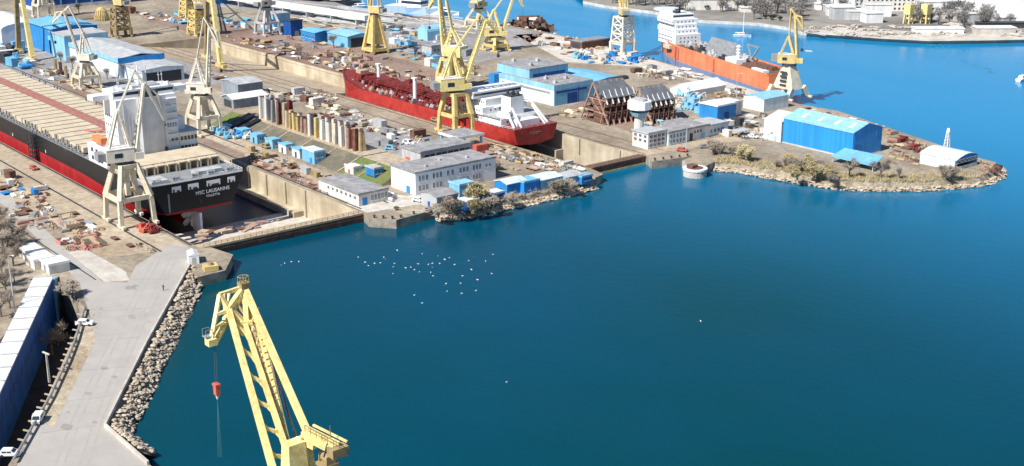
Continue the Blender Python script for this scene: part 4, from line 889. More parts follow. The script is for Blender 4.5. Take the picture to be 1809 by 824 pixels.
    for y in (-1.5, 1.5): mb.beam(T3(1.4*s, y*s, z1+bh*s), T3(-.6*s, y*.45*s, za), .7*s, .8*s); mb.beam(T3(-bl*.8*s, y*s, z1+bh*s), T3(-1.*s, y*.45*s, za), .55*s)
    mb.beam(T3(-.8, -1*s, za), T3(-.8, 1*s, za), .8*s); nb = 4
    for k in range(1, nb):
        q = k/nb; zz = z1+bh*s + (za-z1-bh*s)*q; mb.beam(T3(1.2*s-1.6*s*q, -1.4*s, zz), T3(1.2*s-1.6*s*q, 1.4*s, zz), .4*s)
    mb.build('a_frame', T, t)
    f0 = Vector((2.6*s, 0, z1 + 1.2)); f1 = Vector((pr, 0, pz)); mb = MB()
    wr = boom_w*s
    for y in (-1, 1): mb.beam(T3(f0.x, y*wr, f0.z), T3(f1.x, y*.5*s, f1.z), .62*s, .8*s)
    n = max(5, int((f1 - f0).length / 3.2))
    for k in range(n):
        a = f0.lerp(f1, k/n); b_ = f0.lerp(f1, (k+1)/n); wa = wr + (.5*s - wr)*k/n; wb = wr + (.5*s - wr)*(k+1)/n
        mb.beam(T3(b_.x, -wb, b_.z), T3(b_.x, wb, b_.z), .4*s)
        if k % 2 == 0: mb.beam(T3(a.x, -wa, a.z), T3(b_.x, wb, b_.z), .28*s)
        else: mb.beam(T3(a.x, wa, a.z), T3(b_.x, -wb, b_.z), .28*s)
    mb.build('boom', T, t)
    if fly:
        f2 = Vector((fr, 0, fz)); back = f1 + (f1 - f2) * .28 + Vector((-1, 0, 1)); mid = (f1 + f2) / 2 + Vector((1.2, 0, 2.2))
        mb = MB()
        for y in (-1, 1):
            mb.beam(T3(f1.x, y*.9*s, f1.z), T3(f2.x, y*.3*s, f2.z), .5*s, .65*s); mb.beam(T3(f1.x, y*.5*s, f1.z), T3(mid.x, y*.6*s, mid.z), .35*s); mb.beam(T3(mid.x, y*.6*s, mid.z), T3(f2.x, y*.3*s, f2.z), .35*s)
            mb.beam(T3(f1.x, y*.7*s, f1.z), T3(back.x, y*.3*s, back.z), .4*s)
        for k in range(1, 4):
            q = f1.lerp(f2, k/4); mb.beam(T3(q.x, -.7*s, q.z), T3(q.x, .7*s, q.z), .35*s)
        mb.build('fly_jib', T, t)
        if tie:
            mb = MB()
            for y in (-.4, .4): mb.beam(T3(-.8, y*s, za), T3(back.x, y*s, back.z), .34*s)
            mb.build('tie_rod', T, t)
        if hook:
            mb = MB(); hz = max(fz - 9, 3); mb.beam(T3(fr, 0, fz), T3(fr, 0, hz), .09); mb.build('rope', M['dkgrey'], t); mb = MB(); mb.cbox(*T3(fr, 0, hz - .6), .9, .9, 1.3); mb.build('hook_block', M['dkgrey'], t)
    elif tie:
        mb = MB()
        for y in (-.4, .4): mb.beam(T3(-.8, y*s, za), T3(pr - .5, y*s, pz), .34*s)
        mb.build('tie_rod', T, t)
    return t
crane('cream portal crane on the near rails beside the black ship stern', -391.8, 159.8, 285, hu=6, hv=5.6, head=82, peak=(254,147), fly=(290,212), atop=196, paint='cream', top='palecream', big=1.15, boom_w=2.1)
crane('cream portal crane on the far rails beyond the container ship house', -492, 236, 166, hu=5.5, hv=5, head=45, peak=(370,46), fly=(388,84), atop=105, paint='cream', top='palecream', big=1.1, boom_w=1.9)
crane('yellow portal crane in front of the red tanker', -426.5, 318, 160, hu=5.5, hv=4.6, head=72, peak=(858,36), fly=(880,58), atop=92, paint='yellow', top='lemon', big=1.3, box=(5.6, 2.6, 3.8))
crane('yellow portal crane on the far side of the tanker dock', -502, 372, 100, hu=5, hv=5, head=200, peak=(776,-14), fly=(758,14), atop=52, paint='yellow', top='lemon', big=1.35)
crane('yellow crane cut by the top edge behind the tanker cranes', -645, 500, 14, hu=6, hv=6, head=110, peak=(826,-70), atop=-40, paint='cream', top='yellow', big=1.1)
crane('yellow portal crane with raised boom near the far basin', -573, 456, 64, hu=5, hv=5, head=62, peak=(909,-12), fly=(924,12), atop=18, paint='yellow', top='lemon', big=1.3)
crane('tall white legged lattice crane at the basin edge', -523, 507, 27, hu=4.6, hv=4.6, head=150, peak=(1085,-90), atop=-30, paint='palecream', top='yellow', style='lattice', big=.95)
crane('yellow slab tower crane beside the orange ship stern', -385.5, 482, 113, hu=6, hv=7, head=35, peak=(1405,26), fly=(1419,52), atop=66, paint='cream', top='yellow', style='slab', big=1.35, box=(4., 2., 3.))
crane('tapering yellow tower crane in the middle of the yard', -611, 400, 24, hu=4.8, hv=4.8, head=200, peak=(640,-120), atop=-80, paint='yellow', top='yellow', style='cone', big=.95)
crane('weathered yellow lattice crane above the long pale hall', -755, 313, 10, hu=4.4, hv=4.4, head=200, peak=(170,-90), atop=-50, paint='dullyellow', top='yellow', style='lattice', big=.9)
crane('yellow lattice crane behind the tall A-frame leg', -730, 352, 16, hu=5, hv=5, head=160, peak=(300,-90), atop=-50, paint='yellow', top='yellow', style='lattice', big=.9)
crane('grey white portal crane on the rusty yard beyond the tanker bow', -706, 385, 12, hu=5.4, hv=5.4, head=100, peak=(470,-80), atop=-40, paint='ltgrey', top='cream', big=1.05)
crane('small pale crane with long thin boom over the long hall', -617, 236, 108, hu=5, hv=5, head=215, peak=(113,20), fly=(94,40), atop=58, paint='cream', top='palecream', big=.95, box=(4.5, 2.3, 3.), boom_w=.9)
crane('cream crane legs cut by the top edge before the dark blue store', -862, 306, -20, hu=5.5, hv=5.5, head=120, peak=(70,-120), atop=-70, paint='cream', top='cream', big=1.1)
crane('brownish crane cut by the top left corner', -845, 262, 4, hu=6, hv=6, head=60, peak=(40,-120), atop=-70, paint='rust', top='rust', big=1.1)
crane('faint yellow crane behind the rusty yard at the top edge', -800, 380, -8, hu=5, hv=5, head=120, peak=(250,-120), atop=-70, paint='yellow', top='yellow', style='lattice', big=1.1)

def aframe(label, pa, pb, htop, z):
    a, b_ = W(*pa), W(*pb); c = Vector(((a[0]+b_[0])/2, (a[1]+b_[1])/2, 0)); t = thing('gantry_leg', label, 'gantry crane', c)
    d = Vector((b_[0]-a[0], b_[1]-a[1], 0)) / 2
    for s_, m in ((-1, M['dullyellow']), (1, M['lemon'])):  # dull leg and bright leg: shade and sun put into the paint
        mb = MB(); mb.beam(d*s_ + Vector((0,0,2)), d*s_*.12 + Vector((0,0,z)), 2.6, 2.2, 1.8); mb.build('leg', m, t)
        mb = MB(); mb.cbox(d.x*s_, d.y*s_, 1.2, 9, 2.4, 1.6); mb.cbox(d.x*s_, d.y*s_, 2.3, 5, 2.6, 1.2)
        for k in range(-2, 3): mb.tube((d.x*s_+k*1.8, d.y*s_-1, .5), (d.x*s_+k*1.8, d.y*s_+1, .5), .5)
        mb.build('bogie', M['yellow'], t)
    mb = MB(); mb.cbox(0,0,z,8,4,3); mb.build('head_beam', M['yellow'], t)
    mb = MB(); mb.beam(d*.35 + Vector((0,0,z*.66)), d*-.35 + Vector((0,0,z*.66)), 1.2); mb.build('cross_beam', M['yellow'], t)
aframe('tall yellow A-frame gantry leg at the left edge of the yard', (34,94), (58,108), 0, 52)
aframe('tall pale yellow A-frame gantry leg left of the grey portal crane', (366,104), (391,120), 0, 50)

# ------------------------------------------------------------------ near yellow crane reaching up from below the frame
foot = Pd(535, 852, 200); base = Vector((foot.x, foot.y, 0))
fc = thing('harbour_crane', 'large yellow level-luffing crane in the foreground with lattice jib', 'crane', base)
def rel(px, py, d): return Pd(px, py, d) - base
LM = M['lemon']
for a in (-5, 5):
    for b_ in (-5, 5):
        mb = MB(); mb.beam((a, b_, 1), (a*.45, b_*.45, foot.z - 8), 1.3); mb.build('leg', LM, fc)
        mb = MB(); mb.box(a-1.6, a+1.6, b_-.5, b_+.5, .1, 1); mb.build('bogie', LM, fc)
mb = MB(); mb.box(-3, 3, -3, 3, foot.z - 8, foot.z - 6.6); mb.tube((0,0,foot.z-6.6),(0,0,foot.z-5.6),2.6); mb.build('slew_ring', LM, fc)
mb = MB(); mb.box(-3.6, 3.6, -3.6, 3.6, foot.z-5.5, foot.z-2.2); mb.build('machinery_house', LM, fc)
# boom: left and middle chords with rungs, and right chord
Lf, Lt = rel(490, 858, 199), rel(404, 548, 211); Mf, Mt = rel(528, 862, 201), rel(433, 574, 211.5)
Rf, Rt = rel(520, 850, 203), rel(452, 560, 213)
mb = MB(); mb.beam(Lf, Lt, 1.0, 1.2, .85); mb.beam(Mf, Mt, .8, 1.05, .7)
for k in range(1, 7):
    q = k / 6.6 + .02; a = Lf.lerp(Lt, q); b_ = Mf.lerp(Mt, q); mb.beam(a, b_, .6, .5)
    d = (Lt - Lf).normalized(); mb.beam(a - d*.9, a.lerp(b_, .3), .4); mb.beam(b_ - d*.9, b_.lerp(a, .3), .4); mb.beam(a + d*.9, a.lerp(b_, .3), .4); mb.beam(b_ + d*.9, b_.lerp(a, .3), .4)
mb.build('boom', LM, fc)
mb = MB(); mb.beam(Rf, Rt, .95, 1.2, .8)
for k in range(1, 24): 
    a = Rf.lerp(Rt, k/24); mb.cbox(a.x, a.y, a.z + .75, .5, .5, .22)
n = 11
for k in range(n):
    a = Mf.lerp(Mt, k/n); b_ = Rf.lerp(Rt, (k+1)/n); mb.beam(a, b_, .3)
mb.build('walkway_chord', LM, fc)
mb = MB()
for off in (.0, .7): mb.beam(rel(548, 850, 204) + Vector((off,0,0)), rel(447, 545, 213) + Vector((off*.4,0,0)), .16)
mb.build('hoist_rope', M['dkgrey'], fc)
mb = MB()
for k in range(26):
    a = Rf.lerp(Rt, k/26); b_ = Rf.lerp(Rt, (k+1)/26); mb.beam(a + Vector((.5,.3,.6)), a + Vector((.5,.3,1.7)), .09); mb.beam(a + Vector((.5,.3,1.7)), b_ + Vector((.5,.3,1.7)), .08); mb.beam(a + Vector((.5,.3,1.2)), b_ + Vector((.5,.3,1.2)), .06)
mb.build('walkway_railing', M['dullyellow'], fc)
mb = MB(); q0, q1 = (Mf + Rf) / 2, (Mt + Rt) / 2; mb.beam(q0 + Vector((0,0,.1)), q1 + Vector((0,0,.1)), .75, .12)
for k in range(30):
    a = q0.lerp(q1, k/30); mb.cbox(a.x, a.y, a.z + .25, .7, .12, .15)
mb.build('walkway', M['tan'], fc)
# boom head
h0, h1, h2, h3 = rel(431, 508, 214), rel(404, 545, 211), rel(436, 578, 212), rel(452, 556, 214)
mb = MB()
for a, b_, w_ in ((h1,h0,.8),(h2,h0,.8),(h3,h0,.8),(h1,h2,.8),(h2,h3,.7),(Lt,h1,.9),(Mt,h2,.9),(Rt,h3,.9)): mb.beam(a, b_, w_)
mid = (h1 + h2) / 2
mb.beam(h1, rel(425, 590, 211.5), .5); mb.beam(h3, rel(428, 592, 211.5), .5); mb.beam(rel(414,556,211), rel(430,592,211.5), .5); mb.beam(rel(410,572,211),rel(446,570,212),.7)
mb.build('boom_head', LM, fc)
mb = MB(); 
mb.cbox(h0.x, h0.y, h0.z + .5, 1.6, 1.6, .9); mb.tube(h0 + Vector((0,0,.9)), h0 + Vector((0,0,2.2)), .08)
for k in range(6): a = k*1.047; mb.beam(h0 + Vector((math.cos(a)*.9, math.sin(a)*.9, .9)), h0 + Vector((math.cos(a)*.9, math.sin(a)*.9, 1.9)), .1)
for k in range(6): a = k*1.047; b_ = a + 1.047; mb.beam(h0 + Vector((math.cos(a)*.9, math.sin(a)*.9, 1.9)), h0 + Vector((math.cos(b_)*.9, math.sin(b_)*.9, 1.9)), .1)
mb.build('head_platform', M['dullyellow'], fc)
for a, dx in ((h0, -.4), (h0, .4), (h2, 0), (j2 if False else h3, 0)):
    mb = MB(); mb.tube((a.x + dx - .12, a.y, a.z - .3), (a.x + dx + .12, a.y, a.z - .3), .75, .75, 14); mb.build('sheave', M['dkgrey'], fc)
mb = MB()
for k in range(4):
    q = (k + .5) / 4; mb.beam(h1.lerp(h0, q), h2.lerp(h3, q), .28); mb.beam(h1.lerp(h0, q), h2.lerp(h3, (k + 1) / 4), .22)
mb.build('head_bracing', M['yellow'], fc)
# fly jib
j0, j1, j2, j3 = rel(388, 521, 211), rel(428, 508, 214), rel(373, 604, 209), rel(380, 606, 210)
mb = MB()
for a, b_, w_ in ((j0, j1, .6), (j0, j2, .6), (rel(425,522,213), j3, .65), (rel(433,520,214), rel(377,600,210.5), .45), (j0, rel(405,548,211), .65), (rel(404,519,212), rel(396,566,210.6), .5), (rel(382,556,210), rel(405,548,211), .5), (rel(378,580,209.5), rel(395,570,210.5), .5), (rel(394,518,211.4), rel(399,562,210.8), .5)): mb.beam(a, b_, w_)
mb.cbox(j2.x, j2.y, j2.z, 1.5, 1.5, 1.1); mb.build('fly_jib', LM, fc)
mb = MB(); p = rel(367, 588, 209)
mb.cbox(p.x, p.y, p.z - .6, 1.4, 1.4, .15)
for a in (-.6, .6):
    for b_ in (-.6, .6): mb.beam((p.x+a, p.y+b_, p.z-.5), (p.x+a, p.y+b_, p.z+.6), .1)
    mb.beam((p.x+a, p.y-.6, p.z+.6), (p.x+a, p.y+.6, p.z+.6), .1)
mb.build('tip_platform', M['grey'], fc)
# luffing bar and counterweight arm
mb = MB(); mb.beam(rel(433, 511, 214), rel(548, 775, 201), .85, .95, .95); mb.build('luffing_bar', LM, fc)
c0, c1 = rel(540, 765, 200), rel(600, 796, 196)
mb = MB(); mb.beam(c0, c1, 2.0, 1.2); mb.beam(c0 + Vector((0,0,1.1)), c1 + Vector((0,0,1.2)), .4); mb.beam(c0 + Vector((0,1.4,.9)), c1 + Vector((0,1.4,1.)), .3); mb.beam(rel(530, 772, 199), rel(512, 870, 198), .9); mb.beam(rel(540,768,201), rel(560,880,203), 1.); mb.beam(rel(527,775,200), rel(556,790,198), .8)
mb.build('rocker_arm', LM, fc)
p = rel(597, 797, 196); mb = MB(); mb.cbox(p.x, p.y, p.z, 1.8, 2.8, 1.5); mb.build('counterweight', M['dullyellow'], fc)
mb = MB()
for k in range(3): mb.beam(p + Vector((-1.3, -1.7 + k*1.3, -1)), p + Vector((-1.3, -1. + k*1.3, 1.)), .2)
mb.build('weight_bracing', M['dkgrey'], fc)
p = rel(520, 812, 199); mb = MB(); mb.hexa([(p.x-1.8,p.y-2,p.z-8),(p.x+1.8,p.y-2,p.z-8),(p.x+1.8,p.y+2,p.z-8),(p.x-1.8,p.y+2,p.z-8)],[(p.x-1.1,p.y-1.4,p.z+3),(p.x+1.1,p.y-1.4,p.z+3),(p.x+1.1,p.y+1.4,p.z+3),(p.x-1.1,p.y+1.4,p.z+3)]); mb.build('king_post', LM, fc)
mb = MB()
for a, b_ in ((c0, c1),):
    for k in range(7):
        q = a.lerp(b_, k/6); mb.beam(q + Vector((.9,-.6,.7)), q + Vector((.9,-.6,1.8)), .08)
    mb.beam(a + Vector((.9,-.6,1.8)), b_ + Vector((.9,-.6,1.8)), .08); mb.beam(a + Vector((.9,-.6,1.3)), b_ + Vector((.9,-.6,1.3)), .06)
mb.tube(c0.lerp(c1, .75) + Vector((0,0,.6)), c0.lerp(c1, .75) + Vector((0,0,3.4)), .07); mb.build('arm_railing', M['dullyellow'], fc)
p = rel(578, 815, 199); mb = MB(); mb.cbox(p.x, p.y, p.z-.4, 2.6, 2.6, .5); mb.tube((p.x-.9,p.y,p.z+.5),(p.x+.9,p.y,p.z+.5),.7,n=12); mb.box(p.x-1.2,p.x-.95,p.y-.8,p.y+.8,p.z-.1,p.z+1.3); mb.box(p.x+.95,p.x+1.2,p.y-.8,p.y+.8,p.z-.1,p.z+1.3); mb.build('winch', M['dullyellow'], fc)
hk = rel(383, 690, 209.5); tip = rel(379, 606, 209.8)
mb = MB(); 
for o_ in (-.35, .35): mb.beam(tip + Vector((o_,0,-.5)), hk + Vector((o_,0,1)), .07)
mb.build('rope', M['dkgrey'], fc)
mb = MB(); mb.cbox(hk.x, hk.y, hk.z, 1.0, .7, 1.5); mb.cbox(hk.x, hk.y, hk.z + 1., 1.3, .9, .4); o = mb.build('hook_block', [M['redbox']], fc)
mb = MB(); mb.tube(hk + Vector((0,0,-.7)), hk + Vector((0,0,-1.5)), .3, .15); mb.build('hook', M['offwhite'], o)
mb = MB()
for k in range(4): mb.beam(hk + Vector((0,0,-1.4)), rel(385 + k*2.4, 808, 209.5), .045)
mb.build('slings', mat('teal_sling', (.04,.14,.15), .7), fc)

# ------------------------------------------------------------------ long blue building beside the pit
p0, p1 = W(92, 490, 2.5), W(-14, 720, 2.5); L_ = math.hypot(p1[0]-p0[0], p1[1]-p0[1])
t = thing('blue_long_building', 'long blue walled building with white roof beside the dark pit', 'building', (*p0, 0), math.atan2(p1[1]-p0[1], p1[0]-p0[0]))
L_ += 30
mb = MB(); mb.box(0, L_, -12, 0, -11, 2.2) if False else mb.box(0, L_, -.6, 0, -11, 2.2); mb.build('wall', mat('deep_blue_wall', (.012,.12,.42), .6, var=.4, scale=.2, stripe=.7), t)
mb = MB(); mb.box(-.2, L_, -5, .25, 2.2, 2.6); mb.build('roof', M['shipwhite'], t)
mb = MB()
for k in range(int(L_ // 8)): mb.box(k*8, k*8+.4, -4.9, .2, 2.6, 2.9)
mb.build('roof_ribs', M['ltgrey'], t)
mb = MB(); mb.box(0, L_, -4.9, -.7, .02, 2.19); mb.build('rear_wall', M['offwhite'], t)
mb = MB(); mb.box(-3.2, -.3, -3, .6, -11, 1.6); mb.build('end_pier', M['skyblue'], t)
for k in range(int(L_ // 5)): part(t, 'window', M['navy'], (k*5+1, k*5+3.4, .005, .08, -4.2, -2.4))
# white roofs at the end of that building
u, v = W(70, 476)
for x, y, du, dv, lb in ((88,486,7,6,'white roofed hut nearest the pit corner by the road'),(62,478,8,6,'white roofed hut behind the pit corner hut'),(48,462,8,5,'small white roofed hut nearest the bare trees')):
    u, v = W(x, y); building('white_hut', lb, 'hut', u, v, du, dv, 2.6, M['offwhite'], M['shipwhite'], 'flat', over=.3, doors=[('v', .5, 1.2, 2.1, M['grey'])])
# pipe on trestles and posts between pit and road
pl = pxs([(150,545),(134,600),(118,640),(90,700),(62,748),(24,815)], .7)
t = thing('pipe_run', 'thin grey pipe on short posts along the pit edge', 'pipe', (*pl[0], 0)); a0 = Vector((*pl[0], 0))
mb = MB(); q = [Vector((*p, 1.)) - a0 for p in pl]
for a, b_ in zip(q[:-1], q[1:]): mb.tube(a, b_, .28)
mb.build('pipe', M['grey'], t)
for a, b_ in zip(q[:-1], q[1:]):
    for k in range(4): mb = MB(); c = a.lerp(b_, k/4); mb.beam((c.x - 1.6, c.y - .8, .9), (c.x + .3, c.y + .2, .9), .3); mb.beam((c.x, c.y, 0), (c.x, c.y, 1), .3); mb.build('post', M['tan'], t)
u, v = W(86, 662); t = thing('concrete_post', 'tall pale concrete post with crossarm beside the pit', 'post', (u, v, 0))
mb = MB(); mb.beam((0,0,-2),(0,0,5.5),.5,w2=.35); mb.build('shaft', M['slab'], t); mb = MB(); mb.beam((-1.4,-.3,5.4),(1.2,.3,5.4),.3); mb.build('crossarm', M['slab'], t)
def lamp(px, py, py2, label):
    u, v = W(px, py); h = Zt(u, v, py2); t = thing('street_lamp', label, 'street lamp', (u, v, 0))
    mb = MB(); mb.tube((0,0,0),(0,0,h),.22,.12,8); mb.build('pole', M['ltgrey'], t); mb = MB(); mb.tube((0,0,h-.05),(1.6,.6,h+.3),.08); mb.build('arm', M['ltgrey'], t); mb = MB(); mb.cbox(1.9,.7,h+.3,.9,.4,.2); mb.build('lamp_head', M['offwhite'], t)
lamp(27, 555, 452, 'tall pale street lamp among the bare trees at the left edge')
lamp(716, 300, 240, 'thin lamp pole in front of the red containers by the office')
lamp(1300, 190, 130, 'thin lamp pole in front of the orange hull'); lamp(1212, 268, 222, 'thin pole behind the low quay sheds')
lamp(1345, 250, 222, 'short lamp pole in front of the white hall annex')
# beacon mast at the tip
u, v = W(1672, 266); h = Zt(u, v, 227); t = thing('beacon_mast', 'white lattice beacon mast behind the tip shed', 'mast', (u, v, 0))
mb = MB()
for a, b_ in ((-.9,-.9),(.9,-.9),(.9,.9),(-.9,.9)): mb.beam((a,b_,0),(a*.4,b_*.4,h-1.5),.3)
for k in range(6):
    q = k/6; r_ = .9 - .54*q; z = q*(h-1.5); mb.beam((-r_,-r_,z),(r_*.9,-r_*.9,z+1.4),.18); mb.beam((r_,-r_,z),(r_*.9,r_*.9,z+1.4),.18)
mb.build('lattice', M['shipwhite'], t); mb = MB(); mb.tube((0,0,h-1.5),(0,0,h),.8,.5,10); mb.build('lantern', M['shipwhite'], t)
# round dolphin
u, v = W(1228, 297, 0); mb = MB(); mb.tube((0,0,-8),(0,0,-.6),4.4,4.4,20); t = thing('mooring_dolphin', 'round white rimmed concrete dolphin by the quay sheds', 'dolphin', (u, v, 0)); mb.build('drum', M['slab'], t)
mb = MB(); mb.tube((0,0,-.6),(0,0,.1),4.7,4.7,20); mb.build('rim', M['shipwhite'], t); mb = MB(); mb.tube((0,0,.1),(0,0,.16),3.2,3.2,16); mb.box(-2.5,.5,-2,1,.16,1.2); mb.build('pit_cover', M['rust'], t)

# ------------------------------------------------------------------ standing ship blocks on the bank
SB = ['tan','offwhite','rust','primer','hatch','slab','cream','white']
def block(label, u, v, z, wdt, dep, h, m, lean=0., n=3, group='steel blocks standing on the bank'):
    h *= 1.12; wdt *= 1.02; dep *= 1.9
    t = thing('ship_block', label, 'steel block', (u, v, z), R(random.uniform(-9, 9)), group)
    mb = MB(); mb.hexa([(-wdt/2,-.18,0),(wdt/2,-.18,0),(wdt/2,.18,0),(-wdt/2,.18,0)],[(-wdt/2,lean-.18,h),(wdt/2,lean-.18,h),(wdt/2,lean+.18,h),(-wdt/2,lean+.18,h)]); mb.build('plate', m, t)
    mb = MB()
    for k in range(n):
        x = -wdt/2 + wdt*(k+.5)/n; mb.hexa([(x-.15,.2,0),(x+.15,.2,0),(x+.15,dep,0),(x-.15,dep,0)],[(x-.15,lean+.2,h),(x+.15,lean+.2,h),(x+.15,lean+dep*.6,h*.96),(x-.15,lean+dep*.6,h*.96)])
        mb.hexa([(x-.2,-.45,0),(x+.2,-.45,0),(x+.2,-.2,0),(x-.2,-.2,0)],[(x-.2,lean-.45,h),(x+.2,lean-.45,h),(x+.2,lean-.2,h),(x-.2,lean-.2,h)])
    mb.build('ribs', m, t)
    mb = MB(); mb.box(-wdt/2, wdt/2, lean - .35, lean + dep*.5, h, h + .18)
    for k in range(2): x = random.uniform(-wdt/2, wdt/2 - .3); mb.hexa([(x,-.3,0),(x+.28,-.3,0),(x+.28,-.19,0),(x,-.19,0)],[(x,lean-.3,h*.97),(x+.28,lean-.3,h*.97),(x+.28,lean-.19,h*.97),(x,lean-.19,h*.97)])
    mb.build('edge_flange', M[random.choice(['rust','dkgrey','tan','deckred'])], t)
specs = []
for k in range(13): specs.append((-484.5 + k*1.65, 258.6 + (k % 3)*1.6, random.uniform(7.4, 9.2), ['offwhite','white','ltgrey','offwhite','dkgrey','offwhite','grey','slab','rust','rust','rust','deckred','tan'][k]))
for k in range(12): specs.append((-463 + k*1.55, 258.6 + (k % 2)*1.4, random.uniform(5.2, 6.4), ['hatch','yellow','hatch2','tan','yellow','cream','hatch2','tan','primer','offwhite','primer','offwhite'][k]))
for k in range(23): specs.append((-444.6 + k*1.58, 258.6 + (k % 3)*1.5, random.uniform(6.8, 8.2), ['offwhite','dkgrey','hatch','yellow','slab','rust','offwhite','white','dkgrey','offwhite','cream','white','slab','offwhite','hatch','offwhite','slab','rust','primer','deckred','tan','rust','hatch2'][k]))
pos = ['left tall row on the bank', 'low middle row on the bank', 'long right row on the bank']
cw = {'offwhite':'off white','white':'white','ltgrey':'light grey','grey':'grey','rust':'rust brown','tan':'tan','hatch':'cream','yellow':'yellow','hatch2':'ochre','cream':'sand coloured','primer':'pink primed','slab':'pale stone coloured','dkgrey':'dark grey','deckred':'dark red'}
ordn = ['first','second','third','fourth','fifth','sixth','seventh','eighth','ninth','tenth','eleventh','twelfth','thirteenth','fourteenth','fifteenth','sixteenth','seventeenth','eighteenth','nineteenth','twentieth','twenty-first','twenty-second','twenty-third']
for i, (u, v, h, m) in enumerate(specs):
    g = 0 if i < 13 else 1 if i < 25 else 2; k = i if g == 0 else i - 13 if g == 1 else i - 25
    block('%s steel block, %s from left in the %s' % (cw[m], ordn[k], pos[g]), u, v, 4.3, random.uniform(1.25, 1.75), 1.2, h, M[m], random.uniform(-.2, .5), 3)

t = thing('dark_slot_slabs', 'black slabs added for the dark slot in the bank beside the open shed', 'ramp', (-488, 246, 0))  # black slabs added to stand in for the dark slot here
mb = MB(); mb.hexa([(-5,0,.05),(0,0,.05),(1.5,11,4.2),(-4,11,4.2)],[(-5,0,1.6),(0,0,1.6),(1.5,11,5.8),(-4,11,5.8)]); mb.build('deck', M['black'], t)
mb = MB(); mb.hexa([(3,-1,.05),(7,-1,.05),(8.5,10,4.2),(5,10,4.2)],[(3,-1,1.2),(7,-1,1.2),(8.5,10,5.2),(5,10,5.2)]); mb.build('side_deck', M['black'], t)
for k in range(6):
    u, v = W(100 + k*9, 128 + k*5); mb = MB(); mb.box(-1.2, 1.2, -.3, .3, 0, 7 - k*.3)
    for q in (-1, 0, 1): mb.box(q-.15, q+.15, -.6, -.3, 0, 7 - k*.3)
    o = mb.build('upright_panel', M[['hatch2','rust','tan','offwhite','tan','offwhite'][k]]); o.location = (u, v, 0)
    tag(o, '%s upright panel, %s from the left in the row by the pale crane' % (['ochre','rust brown','tan','off white','tan','off white'][k], ordn[k]), 'panel', 'upright panels by the pale crane')
mb = MB(); r_ = random.Random(3)
for k in range(80):
    x, y = r_.uniform(500, 800), r_.uniform(4, 50)
    if y < 8 + (x - 560) * .09: continue
    a, b_ = W(x, y), W(x + r_.uniform(30, 90), y + r_.uniform(6, 16)); mb.beam((*a, .25), (*b_, .25), r_.uniform(.6, 1.8), .3)
struct(mb.build('marina_paving', M['slab']))
mb = MB()
for k in range(26):
    x, y = r_.uniform(500, 720), r_.uniform(8, 52)
    if y < 8 + (x - 560) * .09: continue
    a, b_ = W(x, y), W(x + r_.uniform(20, 60), y + r_.uniform(4, 10)); mb.beam((*a, .3), (*b_, .3), .8, .5)
struct(mb.build('marina_rails', M['dkgrey']))
# ------------------------------------------------------------------ two big steel flare racks by dock two
def rack(label, u, v, du, dv, h):
    t = thing('steel_rack', label, 'steel rack', (u, v, 0), R(-4))
    # sloping plate on top, leaning struts below; long side runs along +y
    mb = MB(); mb.hexa([(1.2,0,h*.66),(1.2,dv,h*.66),(-du*.55,dv,h),(-du*.55,0,h)],[(1.2,0,h*.66+.3),(1.2,dv,h*.66+.3),(-du*.55,dv,h+.3),(-du*.55,0,h+.3)]); mb.build('roof_plate', mat('rack_plate', (.15,.16,.175), .6, var=.3, scale=.3), t)
    n = 6
    for k in range(n):
        y = .4 + (dv - .8) * k / (n - 1); f = MB()
        f.beam((3.2,y,0),(-du*.5,y,h),.5,.7); f.beam((-du,y,0),(-du*.5,y,h),.5,.6); f.beam((-2.4,y,0),(1.2,y,h*.66),.4); f.beam((-du*.85,y,h*.3),(2.2,y,h*.25),.4); f.beam((-du*.7,y,h*.6),(1.1,y,h*.6),.4)
        f.beam((-2,y,h*.25),(-du*.6,y,h*.6),.35); f.build('frame', M['primer'], t)
        g = MB(); g.hexa([(1.9,y-.2,h*.52),(1.9,y+.2,h*.52),(1.25,y+.2,h*.66),(1.25,y-.2,h*.66)],[(2.3,y-.2,h*.54),(2.3,y+.2,h*.54),(-1.2,y+.2,h*.86),(-1.2,y-.2,h*.86)]); g.build('bracket', M['shipwhite'], t)
    mb = MB()
    for z, x in ((h*.3, 2.), (h*.6, .9), (h*.3, -du*.85), (h*.6, -du*.7)): mb.beam((x,0,z),(x,dv,z),.35)
    for k in range(n - 1):
        y = .4 + (dv - .8) * k / (n - 1); mb.beam((2.9,y,.4),(1.4,y+dv/n,h*.56),.25)
    mb.box(-du*.92, 1.5, .1, dv-.1, .3, .5); mb.build('bracing', M['rust'], t)
    mb = MB(); mb.hexa([(-du*.45,.5,.5),(-.6,.5,.5),(-.6,dv-.5,.5),(-du*.45,dv-.5,.5)],[(-du*.5,.5,h*.6),(-1.4,.5,h*.6),(-1.4,dv-.5,h*.6),(-du*.5,dv-.5,h*.6)]); mb.build('rusty_block', M['rust'], t)
    for q in range(3): part(t, 'deck_tier', M['rust'], (-du*.9, 1.8, .1, dv-.1, h*(.18+.14*q), h*(.18+.14*q)+.15))
rack('larger left steel rack with grey sloping top and rusty legs by dock two', -398, 375.5, 16, 17, 17)
rack('smaller right steel rack with grey sloping top behind the control tower', -387, 391, 14, 15, 14.5)

